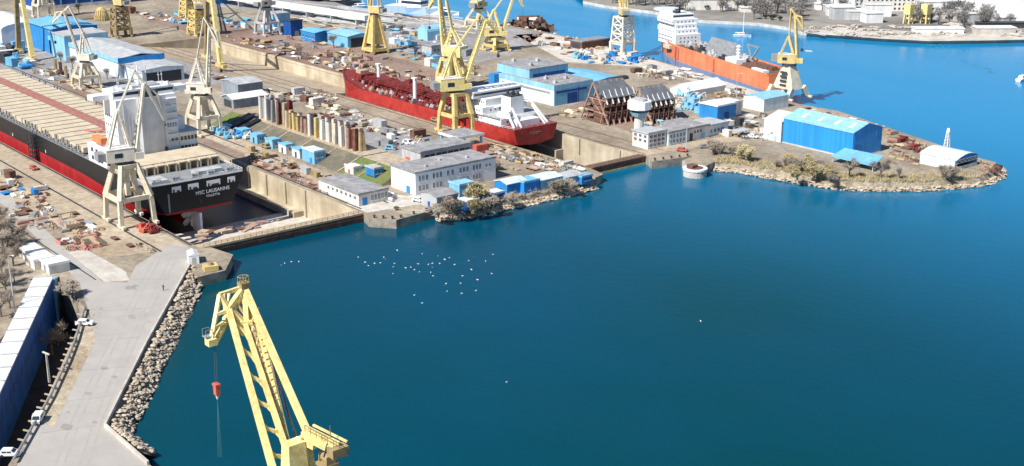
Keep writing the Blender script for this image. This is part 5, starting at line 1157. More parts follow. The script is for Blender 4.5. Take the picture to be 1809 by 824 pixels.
# ------------------------------------------------------------------ yard clutter: prototypes, then copies
def proto(kind, m):
    mb = MB(); r_ = random.Random(hash(kind) % 1000 if False else sum(map(ord, kind)))
    if kind == 'steel_section':
        mb.box(-2,2,-1.2,1.2,.3,.5)
        for k in range(5): mb.box(-1.9+k*.9,-1.75+k*.9,-1.2,1.2,.5,1.5)
        mb.box(-2,2,-1.3,-1.2,.3,1.6); mb.box(-1.6,-1.3,-1,1,0,.3); mb.box(1.3,1.6,-1,1,0,.3)
    elif kind == 'pipe_bundle':
        for k in range(5): mb.tube((-2.6,-.9+k*.45,.25),(2.6,-.9+k*.45,.25),.22,n=6)
        for k in range(4): mb.tube((-2.5,-.68+k*.45,.64),(2.5,-.68+k*.45,.64),.22,n=6)
    elif kind == 'plate_stack':
        for k in range(4): mb.cbox(r_.uniform(-.2,.2), r_.uniform(-.2,.2), .15+k*.22, 3.6, 1.9, .16, r_.uniform(-.1,.1))
        mb.box(-1.5,-1.2,-.9,.9,0,.08); mb.box(1.2,1.5,-.9,.9,0,.08)
    elif kind == 'work_container':
        mb.box(-2.2,2.2,-1.15,1.15,.1,2.5)
        for k in range(7): mb.box(-2+k*.6,-1.8+k*.6,-1.2,-1.15,.25,2.4)
        mb.box(2.2,2.26,-1,1,.2,2.4); mb.box(-2.25,2.25,-1.2,1.2,2.5,2.6)
    elif kind == 'trestle':
        for x in (-1.4,1.4):
            mb.beam((x,-.9,0),(x,-.2,1.6),.22); mb.beam((x,.9,0),(x,.2,1.6),.22); mb.beam((x,-.6,.6),(x,.6,.6),.16)
        mb.beam((-1.7,0,1.7),(1.7,0,1.7),.3); mb.beam((-1.4,-.7,.4),(1.4,-.7,.4),.14)
    elif kind == 'curved_panel':
        for k in range(6):
            a, b_ = -.6+k*.2, -.4+k*.2
            mb.hexa([(-2,math.sin(a)*3,.3+3*(1-math.cos(a))),(2,math.sin(a)*3,.3+3*(1-math.cos(a))),(2,math.sin(b_)*3,.3+3*(1-math.cos(b_))),(-2,math.sin(b_)*3,.3+3*(1-math.cos(b_)))],[(-2,math.sin(a)*3,.45+3*(1-math.cos(a))),(2,math.sin(a)*3,.45+3*(1-math.cos(a))),(2,math.sin(b_)*3,.45+3*(1-math.cos(b_))),(-2,math.sin(b_)*3,.45+3*(1-math.cos(b_)))])
        for x in (-1.7,0,1.7): mb.box(x-.1,x+.1,-1.5,1.5,0,.5)
    elif kind == 'machine':
        mb.box(-1.8,1.8,-1,1,.5,1.3); mb.box(-1.6,-.2,-.8,.8,1.3,2.4); mb.beam((.3,0,1.3),(3.2,.4,3.2),.3); mb.beam((3.2,.4,3.2),(3.9,.5,1),.22)
        for x in (-1.2,0,1.2): 
            for y in (-1.05,1.05): mb.tube((x,y-.12,.45),(x,y+.12,.45),.45,n=8)
    elif kind == 'tank':
        mb.tube((-1.8,0,1.2),(1.8,0,1.2),.9,n=12); mb.tube((-2.1,0,1.2),(-1.8,0,1.2),.5,.9,12); mb.tube((1.8,0,1.2),(2.1,0,1.2),.9,.5,12); mb.box(-1.3,-1,-.8,.8,0,.6); mb.box(1,1.3,-.8,.8,0,.6)
    elif kind == 'scrap_heap':
        for k in range(26): s_ = r_.uniform(.3, 1.); mb.cbox(r_.gauss(0,1.1), r_.gauss(0,.9), .2+r_.random()*.7, s_*r_.uniform(.8,2.6), s_*.5, s_*.4, r_.random()*3)
    return mb.build(kind, m)
PROTO = {}
catn = {'steel_section':'steel section','pipe_bundle':'pipes','plate_stack':'plates','work_container':'container','trestle':'trestle','curved_panel':'hull panel','machine':'machine','tank':'tank','scrap_heap':'scrap'}
words = {'steel_section':'ribbed steel section','pipe_bundle':'bundle of pipes','plate_stack':'stack of plates','work_container':'work container','trestle':'steel trestle','curved_panel':'curved hull panel','machine':'mobile machine with arm','tank':'horizontal tank','scrap_heap':'heap of scrap'}
cname = dict(cw); cname.update({'blue':'blue','skyblue':'sky blue','navy':'dark blue','redbox':'red','pinkrust':'pink red','dkgrey':'dark grey','dullyellow':'dull yellow','brightblue':'bright blue','iceblue':'ice blue','shipwhite':'bright white'})
def clutter(zone, where, n, kinds, mats, smin=.7, smax=1.3, z=0., seed=1):
    r_ = random.Random(seed); P = zone; xs = [p[0] for p in P]; ys = [p[1] for p in P]; placed = []
    tries = 0
    while len(placed) < n and tries < 4000:
        tries += 1; x, y = r_.uniform(min(xs), max(xs)), r_.uniform(min(ys), max(ys))
        ins = False; j = len(P) - 1
        for i in range(len(P)):
            if (P[i][1] > y) != (P[j][1] > y) and x < (P[j][0]-P[i][0]) * (y-P[i][1]) / (P[j][1]-P[i][1]) + P[i][0]: ins = not ins
            j = i
        if not ins: continue
        u, v = W(x, y, z)
        if any(abs(u-a)+abs(v-b_) < 3.0 for a, b_ in placed): continue
        if u < -346 and (162 < v < 226.5 or 318 < v < 355) or u < -540 and 304 < v < 355: continue
        placed.append((u, v)); k = r_.choice(kinds); m = r_.choice(mats)
        if (k, m) not in PROTO: o = PROTO[(k, m)] = proto(k, M[m])
        else: o = PROTO[(k, m)].copy(); col.objects.link(o)
        s_ = r_.uniform(smin, smax); o.location = (u, v, z + .03); o.rotation_euler = (0, 0, r_.choice([0, 0, 0, 1.57]) + r_.uniform(-.13, .13)); o.scale = (s_*r_.uniform(.8,1.25), s_, s_*r_.uniform(.8,1.2))
        lb = '%s %s %s' % (cname[m], words[k], where); tag(o, lb, catn[k], '%s %s' % (words[k] + 's', where))
STEEL = ['steel_section','plate_stack','curved_panel','scrap_heap','trestle','pipe_bundle']
clutter([(25,350),(75,335),(115,370),(180,405),(180,420),(110,412),(40,400),(20,385)], 'in the scrap field left of the near portal crane', 50, STEEL, ['rust','primer','tan','rust','dkgrey','offwhite','grey','primer'], .5, 1.1, seed=2)
clutter([(105,428),(150,412),(190,418),(180,440),(120,442)], 'on the bare ground left of the crane foot', 14, ['steel_section','scrap_heap','trestle'], ['primer','pinkrust','tan'], .6, 1., seed=3)
clutter([(0,300),(40,330),(75,335),(60,355),(10,345)], 'beside the ship at the left frame edge', 18, STEEL + ['work_container'], ['tan','offwhite','blue','grey','rust'], .6, 1.1, seed=4)
clutter([(255,398),(275,400),(285,412),(255,412)], 'under the near portal crane', 5, ['machine','scrap_heap'], ['redbox','deckred'], .7, 1., seed=5)
clutter([(432,282),(470,290),(600,340),(590,350),(430,296)], 'on the dock edge right of the ship stern', 32, STEEL, ['rust','tan','primer','ltgrey','grey'], .5, 1., seed=6)
clutter([(430,262),(470,272),(590,318),(600,330),(560,318),(430,275)], 'on the rails below the bank cabins', 18, ['machine','plate_stack','trestle','work_container'], ['tan','dullyellow','ltgrey','rust'], .6, 1., seed=7)
clutter([(395,222),(420,232),(440,246),(410,250),(380,235)], 'beneath the second dock crane', 14, ['machine','tank','work_container'], ['skyblue','white','grey','blue'], .7, 1.1, seed=8)
clutter([(485,160),(530,165),(700,225),(770,232),(740,250),(660,235),(560,200),(480,176)], 'between the standing blocks and the red tanker', 64, STEEL + ['work_container'], ['tan','offwhite','grey','rust','cream','slab','ltgrey'], .6, 1.25, seed=9)
clutter([(660,255),(690,245),(790,250),(750,262),(700,270)], 'on the asphalt behind the white office', 15, ['machine','work_container','pipe_bundle'], ['white','grey','dullyellow','tan'], .6, 1.1, seed=10)
clutter([(870,262),(940,270),(1010,290),(1030,303),(960,305),(880,300)], 'on the strip between tanker stern and shore huts', 32, STEEL, ['tan','offwhite','grey','primer','slab'], .6, 1.2, seed=11)
clutter([(650,335),(690,342),(700,352),(690,358),(640,330)], 'by the pump house door', 9, ['tank','plate_stack','machine'], ['white','skyblue','grey'], .5, .8, seed=12)
clutter([(395,60),(470,75),(600,112),(590,122),(480,105),(400,80)], 'on the rusty yard beyond dock two', 38, STEEL, ['rust','primer','tan','hatch2','offwhite','grey'], .6, 1.5, seed=13)
clutter([(500,100),(640,112),(700,126),(790,148),(600,128),(520,116)], 'along the far edge of dock two', 38, STEEL, ['tan','cream','dullyellow','offwhite','rust'], .7, 1.3, seed=14)
clutter([(690,80),(790,100),(800,130),(740,112),(690,95)], 'right of the tapering tower crane', 30, STEEL + ['work_container'], ['tan','grey','skyblue','offwhite','rust'], .8, 1.5, seed=15)
clutter([(790,98),(850,118),(850,150),(800,140)], 'behind the yellow tanker cranes', 21, STEEL, ['primer','tan','offwhite','rust'], .8, 1.4, seed=16)
clutter([(905,66),(960,62),(1060,85),(1080,105),(1010,105),(950,84)], 'on the quay beside the far basin', 30, STEEL, ['rust','tan','primer','offwhite'], .8, 1.5, seed=17)
clutter([(1010,88),(1120,100),(1140,112),(1060,116),(1015,104)], 'at the foot of the white legged crane', 30, ['work_container','machine','scrap_heap','plate_stack'], ['skyblue','blue','offwhite','iceblue','slab'], .8, 1.5, seed=18)
clutter([(1120,118),(1200,122),(1250,140),(1180,145),(1120,135)], 'between the blue halls and the orange ship', 30, STEEL, ['slab','tan','rust','offwhite','grey'], .7, 1.4, seed=19)
clutter([(1200,165),(1235,172),(1235,205),(1200,200)], 'beside the square blue workshop', 21, ['work_container','machine','scrap_heap','trestle'], ['skyblue','iceblue','blue','offwhite'], .7, 1.3, seed=20)
clutter([(1265,160),(1315,158),(1315,185),(1270,178)], 'on the dry grass below the orange ship', 15, STEEL, ['tan','hatch2','rust','offwhite'], .6, 1.2, seed=21)
clutter([(1235,222),(1350,208),(1356,246),(1290,246)], 'left of the long blue hall', 32, STEEL + ['work_container'], ['offwhite','white','dkgrey','grey','tan'], .7, 1.3, seed=22)
clutter([(1575,236),(1605,246),(1636,262),(1620,272),(1575,256)], 'in the rusty heap before the tip shed', 24, STEEL, ['rust','primer','tan','deckred'], .6, 1.1, seed=23)
clutter([(1735,288),(1768,297),(1765,306),(1735,308)], 'at the very tip of the peninsula', 12, ['scrap_heap','trestle','steel_section'], ['rust','primer','tan'], .5, .9, seed=24)
clutter([(1420,192),(1470,198),(1580,232),(1570,236),(1480,208)], 'along the outer quay behind the long blue hall', 18, ['scrap_heap','plate_stack','pipe_bundle'], ['tan','rust','offwhite'], .5, .9, seed=25)
clutter([(0,62),(55,96),(60,128),(20,120),(0,110)], 'in the yard at the top left corner', 27, ['work_container','machine','scrap_heap','tank'], ['skyblue','white','blue','offwhite','dkgrey'], .9, 1.7, seed=26)
clutter([(60,110),(120,122),(160,160),(100,150),(40,122)], 'on the quay between ship and long hall', 21, STEEL, ['grey','tan','offwhite','rust'], .7, 1.3, seed=27)
clutter([(225,20),(330,28),(380,44),(380,58),(300,50),(225,36)], 'on the rusty yard near the lattice cranes', 27, STEEL + ['work_container'], ['rust','primer','skyblue','offwhite','grey'], .9, 1.9, seed=28)
clutter([(400,30),(540,50),(560,62),(460,56),(400,48)], 'below the long white gallery', 27, ['work_container','scrap_heap','plate_stack'], ['white','skyblue','grey','primer'], .9, 1.7, seed=29)
clutter([(1130,222),(1190,214),(1200,222),(1130,238)], 'on the roofs side of dock two', 8, ['tank','plate_stack'], ['skyblue','tan'], .6, .9, seed=30)
clutter([(985,196),(1030,192),(1050,215),(1000,212)], 'on the sandy ground above dock two wall', 12, ['plate_stack','pipe_bundle','scrap_heap'], ['tan','cream','hatch2'], .6, 1., seed=31)
clutter([(500,60),(640,95),(760,122),(700,140),(560,112),(480,92)], 'across the rusty yard before the tapering tower crane', 40, STEEL + ['machine'], ['rust','tan','offwhite','primer','dullyellow','grey'], .7, 1.7, seed=40)
clutter([(640,44),(780,52),(790,92),(690,78)], 'beside the pale pipe racks in the middle distance', 30, STEEL + ['work_container','tank'], ['grey','ltgrey','white','skyblue','tan'], .8, 1.8, seed=41)
clutter([(330,120),(400,130),(480,160),(470,176),(400,150)], 'behind the grey shed by the second dock crane', 22, STEEL, ['tan','offwhite','rust','slab'], .6, 1.2, seed=42)
clutter([(400,100),(470,112),(560,150),(600,178),(560,190),(480,155),(390,120)], 'on the near side of dock two', 34, STEEL, ['tan','slab','cream','rust','offwhite'], .5, 1.1, seed=43)
clutter([(860,255),(960,262),(1030,298),(1010,306),(900,285)], 'heaped beside the tanker stern', 30, STEEL, ['tan','slab','rust','grey','hatch2'], .5, 1., seed=44)
clutter([(1300,205),(1356,200),(1356,246),(1310,240)], 'packed against the white hall annex', 16, STEEL, ['offwhite','dkgrey','grey','rust'], .6, 1.1, seed=45)
clutter([(1570,250),(1625,262),(1620,292),(1575,290)], 'between the long blue hall and the tip shed', 18, ['scrap_heap','pipe_bundle','trestle'], ['tan','rust','primer','hatch2'], .5, .9, seed=46)
clutter([(200,420),(330,432),(300,445),(210,450)], 'on the apron in front of the near portal crane', 5, ['trestle','plate_stack'], ['tan','rust'], .5, .8, seed=47)
# round yellow net heap
u, v = W(180, 36); mb = MB()
for k in range(9):
    a = k*math.pi/9
    for q in range(8): b0, b1 = q*math.pi/8, (q+1)*math.pi/8; mb.beam((math.cos(a)*4.4*math.cos(b0), math.sin(a)*4.4*math.cos(b0), .3+8*math.sin(b0)), (math.cos(a)*4.4*math.cos(b1), math.sin(a)*4.4*math.cos(b1), .3+8*math.sin(b1)), .7)
o = mb.build('cage_dome', M['yellow']); o.location = (u, v, 0); tag(o, 'round yellow ribbed dome left of the weathered lattice crane', 'dome')

# ------------------------------------------------------------------ trees and shrubs
def tree(name, h, seed, spread=.5, n=420, tm='twig', leaf=.0, shrub=False):
    r_ = random.Random(seed); t = bpy.data.objects.new(name, None); col.objects.link(t); mb = MB(); tips = []
    def grow(p, d, L_, rad, lv):
        q = p + d * L_; mb.tube(p, q, rad, rad*.65, 5); tips.append((p.lerp(q, .6), lv)); tips.append((q, lv))
        if lv >= 3: return
        for _ in range(r_.choice([2,3,3]) if lv else 4):
            e = (d + Vector((r_.uniform(-1,1), r_.uniform(-1,1), r_.uniform(-.15,.7))) * (.75 + spread*.5)).normalized(); grow(p.lerp(q, r_.uniform(.6,1)), e, L_*r_.uniform(.55,.8), rad*.55, lv+1)
    if shrub:
        for _ in range(5): grow(Vector((r_.uniform(-.5,.5), r_.uniform(-.5,.5), 0)), Vector((r_.uniform(-.7,.7), r_.uniform(-.7,.7), 1)).normalized(), h*.3, .07*h**.5, 1)
    else: grow(Vector((0,0,0)), Vector((r_.uniform(-.08,.08), r_.uniform(-.08,.08), 1)), h*.36, .035*h, 0)
    mb.build('trunk', M['bark'], t)
    tw = MB(); tip = [p for p, l in tips if l >= 1]
    for _ in range(n):
        p = r_.choice(tip) + Vector((r_.gauss(0,1), r_.gauss(0,1), r_.gauss(0,.8))) * h*.045; d = Vector((r_.uniform(-1,1), r_.uniform(-1,1), r_.uniform(-.3,1.2))).normalized(); L_ = h*r_.uniform(.05,.14); s_ = d.cross(Vector((r_.random(), r_.random(), r_.random()+.1))).normalized()*h*(.006 + leaf*r_.random())
        tw.add([p - s_, p + s_, p + d*L_], [(0,1,2)])
    tw.build('crown', M[tm], t); return t
TP = {}
def plant(kind, px, py, h, label, cat='tree', rz=None, z=0., group=None):
    if kind not in TP:
        k = {'bare': dict(h=10, seed=4, n=1500), 'bare2': dict(h=10, seed=9, n=1500, spread=.8), 'shrub': dict(h=5, seed=5, n=2200, shrub=True, spread=.9, leaf=.008), 'olive': dict(h=5, seed=6, n=2600, shrub=True, spread=.9, tm='olive', leaf=.01), 'far': dict(h=10, seed=8, n=420, tm='greytwig', leaf=.02, spread=.6), 'green': dict(h=5, seed=3, n=700, shrub=True, tm='greenleaf', leaf=.03)}[kind]
        TP[kind] = (tree({'bare':'bare_tree','bare2':'bare_tree','shrub':'shrub','olive':'shrub','far':'bare_tree','green':'shrub'}[kind], **k), k['h']); o = TP[kind][0]
    else: o = dup(TP[kind][0])
    u, v = W(px, py, z); o.location = (u, v, z); s_ = h / TP[kind][1] * (1.75 if kind in ('shrub','olive') else 1.); o.scale = (s_, s_, s_ * (.85 if kind in ('shrub','olive') else 1)); o.rotation_euler = (0, 0, random.random()*6.28 if rz is None else rz)
    tag(o, label, cat, group); return o
r_ = random.Random(77)
GL = 'bare trees at the left frame edge'
for i, (x, y, h) in enumerate(((2,420,9),(14,436,10),(30,448,9),(8,456,11),(24,470,9),(-8,440,12),(4,488,10),(12,520,9),(2,560,9),(18,545,7),(34,430,7),(44,445,6),(8,395,8),(-4,510,11),(26,500,6))):
    plant('bare' if i % 2 else 'bare2', x, y, h, 'brown leafless tree in the thicket at the left edge beside the road', group=GL)
plant('bare2', 92, 628, 12, 'pale bare tree standing down in the dark pit', z=-11)
plant('shrub', 128, 525, 5, 'grey leafless bush at the pit corner by the road', 'shrub')
plant('green', 130, 607, 2.2, 'small green bush on the verge below the white car', 'shrub')
for i, (x, y, h, k, lb) in enumerate(((790,378,6.5,'shrub','large grey bare bush at the left end of the shore huts'),(775,384,4.5,'shrub','lower grey bush on the quay wall left of the shore huts'),(850,366,8,'olive','tallest yellowish bush in front of the white office'),(866,372,5,'shrub','brown bush below the tallest yellowish shore bush'),(836,378,4.5,'olive','small olive bush between the shore huts'),(905,358,3.5,'shrub','brown bush below the blue container hut'),(985,338,4.5,'shrub','grey bush right of the ice blue shore workshop'),(1012,335,4,'shrub','dark bush by the sky blue shore shed'),(875,300,5,'shrub','bare bush at the right end of the white office'),(700,372,2.5,'green','small green bush on the quay edge below the office'))): plant(k, x, y, h, lb, 'shrub')
for i, (x, y, h, k, lb) in enumerate(((1268,272,6,'shrub','pale bare bush at the neck of the peninsula'),(1296,276,4,'shrub','grey bush right of the pale peninsula bush'),(1325,285,6.5,'olive','round yellowish bush above the peninsula shore'),(1500,314,9.5,'bare2','bare round tree left of the low blue canopy'),(1555,316,10,'bare2','bare round tree right of the low blue canopy'),(1588,318,6.5,'bare','thin bare tree between canopy and tip shed'),(1675,316,6,'shrub','dark bare bush below the tip shed front'),(1372,296,3,'shrub','low dark bush left of the yellow thicket'))): plant(k, x, y, h, lb, 'shrub' if k in ('shrub','olive') else 'tree')
for i in range(16):
    x = 1392 + i*5.2 + r_.uniform(-3,3); plant('olive' if i % 3 else 'shrub', x, r_.uniform(286, 318) + (x-1392)*.08, r_.uniform(3.5, 5.6), 'yellow brown shrub in the thicket below the long blue hall', 'shrub', group='shrub thicket below the long blue hall')
for (x, y, h, lb) in ((108,112,8,'bare tree by the quay left of the pale crane'),(128,122,9,'taller bare tree behind the rusty posts by the pale crane'),(190,140,7,'dark bare tree right of the pale crane'),(235,138,5,'small bare tree before the long hall corner'),(590,85,10,'bare tree in front of the blue workshops'),(708,62,9,'dark bare tree right of the tapering tower crane'),(140,24,9,'lone dark tree before the dark blue store')): plant('bare', x, y, h, lb)
def scrub(pl, w0, w1, n, hmin, hmax, m, label):
    mb = MB(); rnd = random.Random(n); seg = [(Vector(a), Vector(b_)) for a, b_ in zip(pl[:-1], pl[1:])]
    for _ in range(n):
        a, b_ = rnd.choice(seg); d = (b_ - a).normalized(); nrm = Vector((d.y, -d.x)); c = a.lerp(b_, rnd.random()) - nrm * (w0 + (w1 - w0) * rnd.random()**1.6); hh = rnd.uniform(hmin, hmax)
        for q in range(5):
            p = Vector((c.x + rnd.gauss(0,.5), c.y + rnd.gauss(0,.5), max(0, -.0))); e = Vector((rnd.gauss(0,.5), rnd.gauss(0,.5), 1)).normalized()*hh; t_ = rnd.random()*3.14; s_ = Vector((math.cos(t_), math.sin(t_), 0))*hh*.13
            mb.add([p - s_, p + s_, p + e], [(0,1,2)])
    tag(mb.build('dry_scrub', m), label, 'scrub', kind='stuff')
scrub(PENS[:7], -.5, 9, 1500, .4, 1.3, M['olive'], 'dry yellow scrub along the near shore of the peninsula')
scrub(PENS[1:8], 2, 16, 900, .3, .9, M['twig'], 'brown dry scrub behind the peninsula shore')
scrub(MIDS, -1.5, 3.5, 700, .4, 1.3, M['twig'], 'brown dry scrub on the bank below the shore huts')
scrub(pxs([(62,745),(118,640),(150,545)]), -3.8, -.6, 200, .2, .6, M['olive'], 'sparse yellow weeds on the verge beside the pit')
r_ = random.Random(41); mb = MB()
for k in range(16):
    x, y = r_.uniform(110, 290), r_.uniform(470, 800); u, v = W(x, y); s_ = r_.uniform(.4, 1.6)
    if x < 130 and y < 640 or x > 335 - (y - 470) * .5 - 20: continue
    a0_ = r_.random()*6; mb.poly([(u + math.cos(a0_ + q*.785)*s_*r_.uniform(.7,1.6), v + math.sin(a0_ + q*.785)*s_*r_.uniform(.5,1.), .045) for q in range(8)])
struct(mb.build('road_stains', mat('road_stain', (.345,.32,.29), .9)))
mb = MB()
for k in range(6):
    a, b_ = W(300 - k*26, 492 + k*52), W(190 - k*24, 496 + k*54); mb.beam((*a, .035), (*b_, .035), .12, .02)
struct(mb.build('road_joints', mat('road_joint', (.3,.285,.265), .9)))
mb = MB(); trk = pxs([(120,824),(150,740),(195,640),(235,560),(268,495),(290,455)])
for off in (-2.6, -.9, 2.2, 3.9):
    for a, b_ in zip(trk[:-1], trk[1:]):
        a, b_ = Vector(a), Vector(b_); d = (b_ - a).normalized(); n_ = Vector((d.y, -d.x)); p, q = a + n_*off, b_ + n_*off
        mb.poly([(p.x - n_.x*.2, p.y - n_.y*.2, .04), (p.x + n_.x*.2, p.y + n_.y*.2, .04), (q.x + n_.x*.2, q.y + n_.y*.2, .04), (q.x - n_.x*.2, q.y - n_.y*.2, .04)])
struct(mb.build('road_tyre_tracks', mat('tyre_track', (.40,.372,.34), .9, c2=(.35,.325,.295), scale=.2)))
# far shore trees
GF = 'bare trees on the far shore'
k = 0
zones = [((1040,1330,0,22),64),((1330,1420,2,38),34),((1440,1600,2,20),26),((1600,1800,4,46),60),((1690,1760,28,52),12)]
for (xa, xb, ya, yb), n in zones:
    for _ in range(n):
        x = r_.uniform(xa, xb); y = r_.uniform(ya, yb)
        if xa == 1040 and y > 4 + (x-1040)*.1: continue
        plant('far', x, y, r_.uniform(7, 15), 'grey leafless tree in the woods on the far shore', z=-1., group=GF)
for x, y, h in ((1248,18,6),(1262,15,7),(1352,34,5),(1363,36,6),(1378,37,5)): plant('green', x, y, h, 'dark green bush near the far shore waterline', 'shrub', z=-1., group='green bushes on the far shore')
# far shore buildings
def farb(px, py, wdt, dep, h, m, label, rz=R(52), roofm='white', nm='far_building', flo=0):
    u, v = W(px, py, -1.); t = thing(nm, label, 'building', (u, v, -1.), rz)
    part(t, 'wall', M[m], (-wdt/2, wdt/2, 0, dep, 0, h)); part(t, 'roof', M[roofm], (-wdt/2-.4, wdt/2+.4, -.4, dep+.4, h+.003, h+.5))
    for f in range(flo):
        for k in range(int(wdt // 3)): part(t, 'window', M['glass'], (-wdt/2 + k*3 + .9, -wdt/2 + k*3 + 2.2, -.06, -.004, f*3 + 1, f*3 + 2.4))
farb(1285,18,56,14,7,'offwhite','long pale factory building among far shore trees above the orange ship'); farb(1330,22,16,8,3,'offwhite','low white hut right of the long pale factory')
farb(1620,20,70,14,13,'offwhite','large pale apartment block in the centre of the far shore', flo=4); farb(1560,12,40,12,12,'palewhite','pale apartment block left of the large far block', flo=4); farb(1468,8,14,10,14,'palewhite','narrow white tower block on the far shore', flo=4)
farb(1738,28,26,20,16,'shipwhite','tall white block left of the rightmost far building'); farb(1785,38,26,22,15,'shipwhite','large white block at the right edge of the far shore'); farb(1672,28,34,14,9,'white','white far building right of the yellow silos', flo=2); farb(1700,14,50,12,8,'offwhite','long low white building behind the far white blocks')
farb(1525,4,46,12,11,'ltgrey','grey apartment row at the top of the far shore', flo=3); farb(1660,60,30,8,3,'shipwhite','low white shed on the far beach'); farb(1455,18,10,7,4,'shipwhite','small white house by the far road'); farb(1760,62,24,9,4,'slab','pale shed by the far beach on the right'); farb(1775,50,34,6,3,'dkgrey','dark low viaduct on the right of the far shore', roofm='dkgrey')
r_ = random.Random(61)
FK = ['small white far house with pale roof among the bare trees', 'small grey far house with pale roof among the bare trees']
for k in range(34):
    x, y = r_.uniform(1440, 1800), r_.uniform(2, 42)
    if 1595 < x < 1645 and y > 20: continue
    farb(x, y, r_.uniform(8, 18), r_.uniform(6, 10), r_.uniform(3, 8), ['white','ltgrey'][k % 2], FK[k % 2], R(52 + r_.uniform(-15, 15)))
for o in bpy.data.objects:
    if o.get('label') in FK: o['group'] = 'small houses on the far shore'
u, v = W(1028, 88); building('rusty_shed', 'long low rusty shed with dark open end on the far basin quay', 'shed', u, v, 10, 22, 4, M['rust'], M['grey'], 'flat', doors=[('v', .5, 7, 3.2, M['dkgrey'])])
for k, (x, y) in enumerate(((925,48),(940,46),(955,50))):
    o = PROTO.get(('scrap_heap','rust')) or proto('scrap_heap', M['rust']); o = o.copy(); col.objects.link(o); u, v = W(x, y, -1); o.location = (u, v, -1 + .1); o.scale = (4.5, 3.5, 6); o.rotation_euler = (0, 0, k*1.3); tag(o, 'big rusty wreck heap on the far basin barge', 'wreckage', 'rusty wreck heaps on the far basin barge')
for k, x in enumerate((1604, 1634)):
    u, v = W(x, 42, -1); t = thing('far_crane', 'left yellow tower on the far beach' if not k else 'right yellow tower on the far beach', 'tower', (u, v, -1)); 
    for a, b_ in ((-2,-2),(2,-2),(2,2),(-2,2)): mb = MB(); mb.beam((a,b_,0),(a*.7,b_*.7,12),.8); mb.build('leg', M['lemon'], t)
    part(t, 'hopper', M['lemon'], (-2.4, 2.4, -2.4, 2.4, 6, 12.5)); part(t, 'cross_beam', M['lemon'], (-3.2, 3.2, -.5, .5, 3, 4))
r_ = random.Random(5)
for i in range(46):
    x = r_.uniform(1430, 1800); y = r_.uniform(46, 64); u, v = W(x, y, -1)
    o = PROTO.get(('scrap_heap','slab')) or PROTO.setdefault(('scrap_heap','slab'), proto('scrap_heap', M['slab'])); o = o.copy() if o.get('category') else o
    if o.name not in col.objects: col.objects.link(o)
    s_ = r_.uniform(1., 2.6); o.location = (u, v, -.95); o.rotation_euler = (0,0,r_.random()*6); o.scale = (s_*1.5, s_, s_*.7); tag(o, 'pale heap of stones and sand on the far beach', 'heap', 'pale heaps on the far beach')

# ------------------------------------------------------------------ cars, people, boats, gulls
def car(u, v, rz, label, van=False, paint='shipwhite'):
    t = thing('parked_van' if van else 'parked_car', label, 'van' if van else 'car', (u, v, .05), rz)
    prof = [(-2.2,.35),(-2.2,.95),(-2.0,1.05),(-1.5,1.55 if not van else 1.9),(.5 if not van else 1.2,1.55 if not van else 1.9),(1.15 if not van else 1.7,1.05),(2.15,.9),(2.25,.4)]
    mb = MB(); mb.hexa([(x,-.86,z) for x,z in prof],[(x,.86,z) for x,z in prof]); mb.build('body', M[paint], t)
    mb = MB(); zt = 1.45 if not van else 1.8
    mb.poly([(.56 if not van else 1.26,-.7,zt),(1.12 if not van else 1.68,-.78,1.1),(1.12 if not van else 1.68,.78,1.1),(.56 if not van else 1.26,.7,zt)]); mb.v = [(x+.04,y,z+.04) for x,y,z in mb.v]; mb.build('windscreen', M['glass'], t)
    for y in (-.865, .865): part(t, 'side_window', M['glass'], (-1.3, -.35, min(y, y*1.01), max(y, y*1.01), 1.05, zt-.05), (-.25, .6, min(y, y*1.01), max(y, y*1.01), 1.05, zt-.05))
    part(t, 'rear_window', M['glass'], (-1.86,-1.8,-.65,.65,1.1,1.4))
    for x in (-1.35, 1.4):
        for y in (-.82, .82): mb = MB(); mb.tube((x,y-.1,.33),(x,y+.1,.33),.33,n=12); mb.build('wheel', M['tyre'], t)
    for y in (-.6, .6): part(t, 'headlight', M['ltgrey'], (2.16, 2.25, y-.18, y+.18, .65, .85))
u, v = W(150, 575); a = W(166, 575); car(u, v, math.atan2(a[1]-v, a[0]-u), 'white car parked on the verge in the middle of the near road')
u, v = W(68, 745); a = W(55, 765); car(u, v, math.atan2(a[1]-v, a[0]-u), 'white van parked at the pit edge at bottom left', True)
for i, (x, y, ang, lb) in enumerate(((18,806,.9,'white car half in the bushes at the bottom left corner'),(740,357,.4,'white car parked at the white office gable'),(1330,244,.2,'white car parked by the fence left of the long blue hall'),(120,430,1.2,'small white car on the road above the pale slab'))):
    u, v = W(x, y); car(u, v, ang, lb)
for x, y, ang, pt, vn, lb in ((205,345,.0,'grey',0,'grey car on the apron behind the near portal crane legs'),(60,300,.0,'redbox',0,'red car parked near the ship at the left edge'),(690,265,.6,'skyblue',1,'light blue van on the asphalt left of the office'),(720,255,.2,'shipwhite',1,'white van on the asphalt above the red containers'),(655,352,1.2,'grey',0,'grey car beside the pump house end'),(1205,268,.3,'redbox',0,'red car in front of the low quay sheds'),(1245,262,1.,'grey',0,'grey car at the right end of the quay shed row'),(470,262,0,'dullyellow',1,'dull yellow van on the rails below the bank cabins'),(1010,140,.8,'blue',1,'blue van on the ground behind the wide blue hall'),(770,215,.2,'dullyellow',1,'dull yellow van beside the red tanker scaffold')):
    u, v = W(x, y); car(u, v, ang, lb, bool(vn), pt)
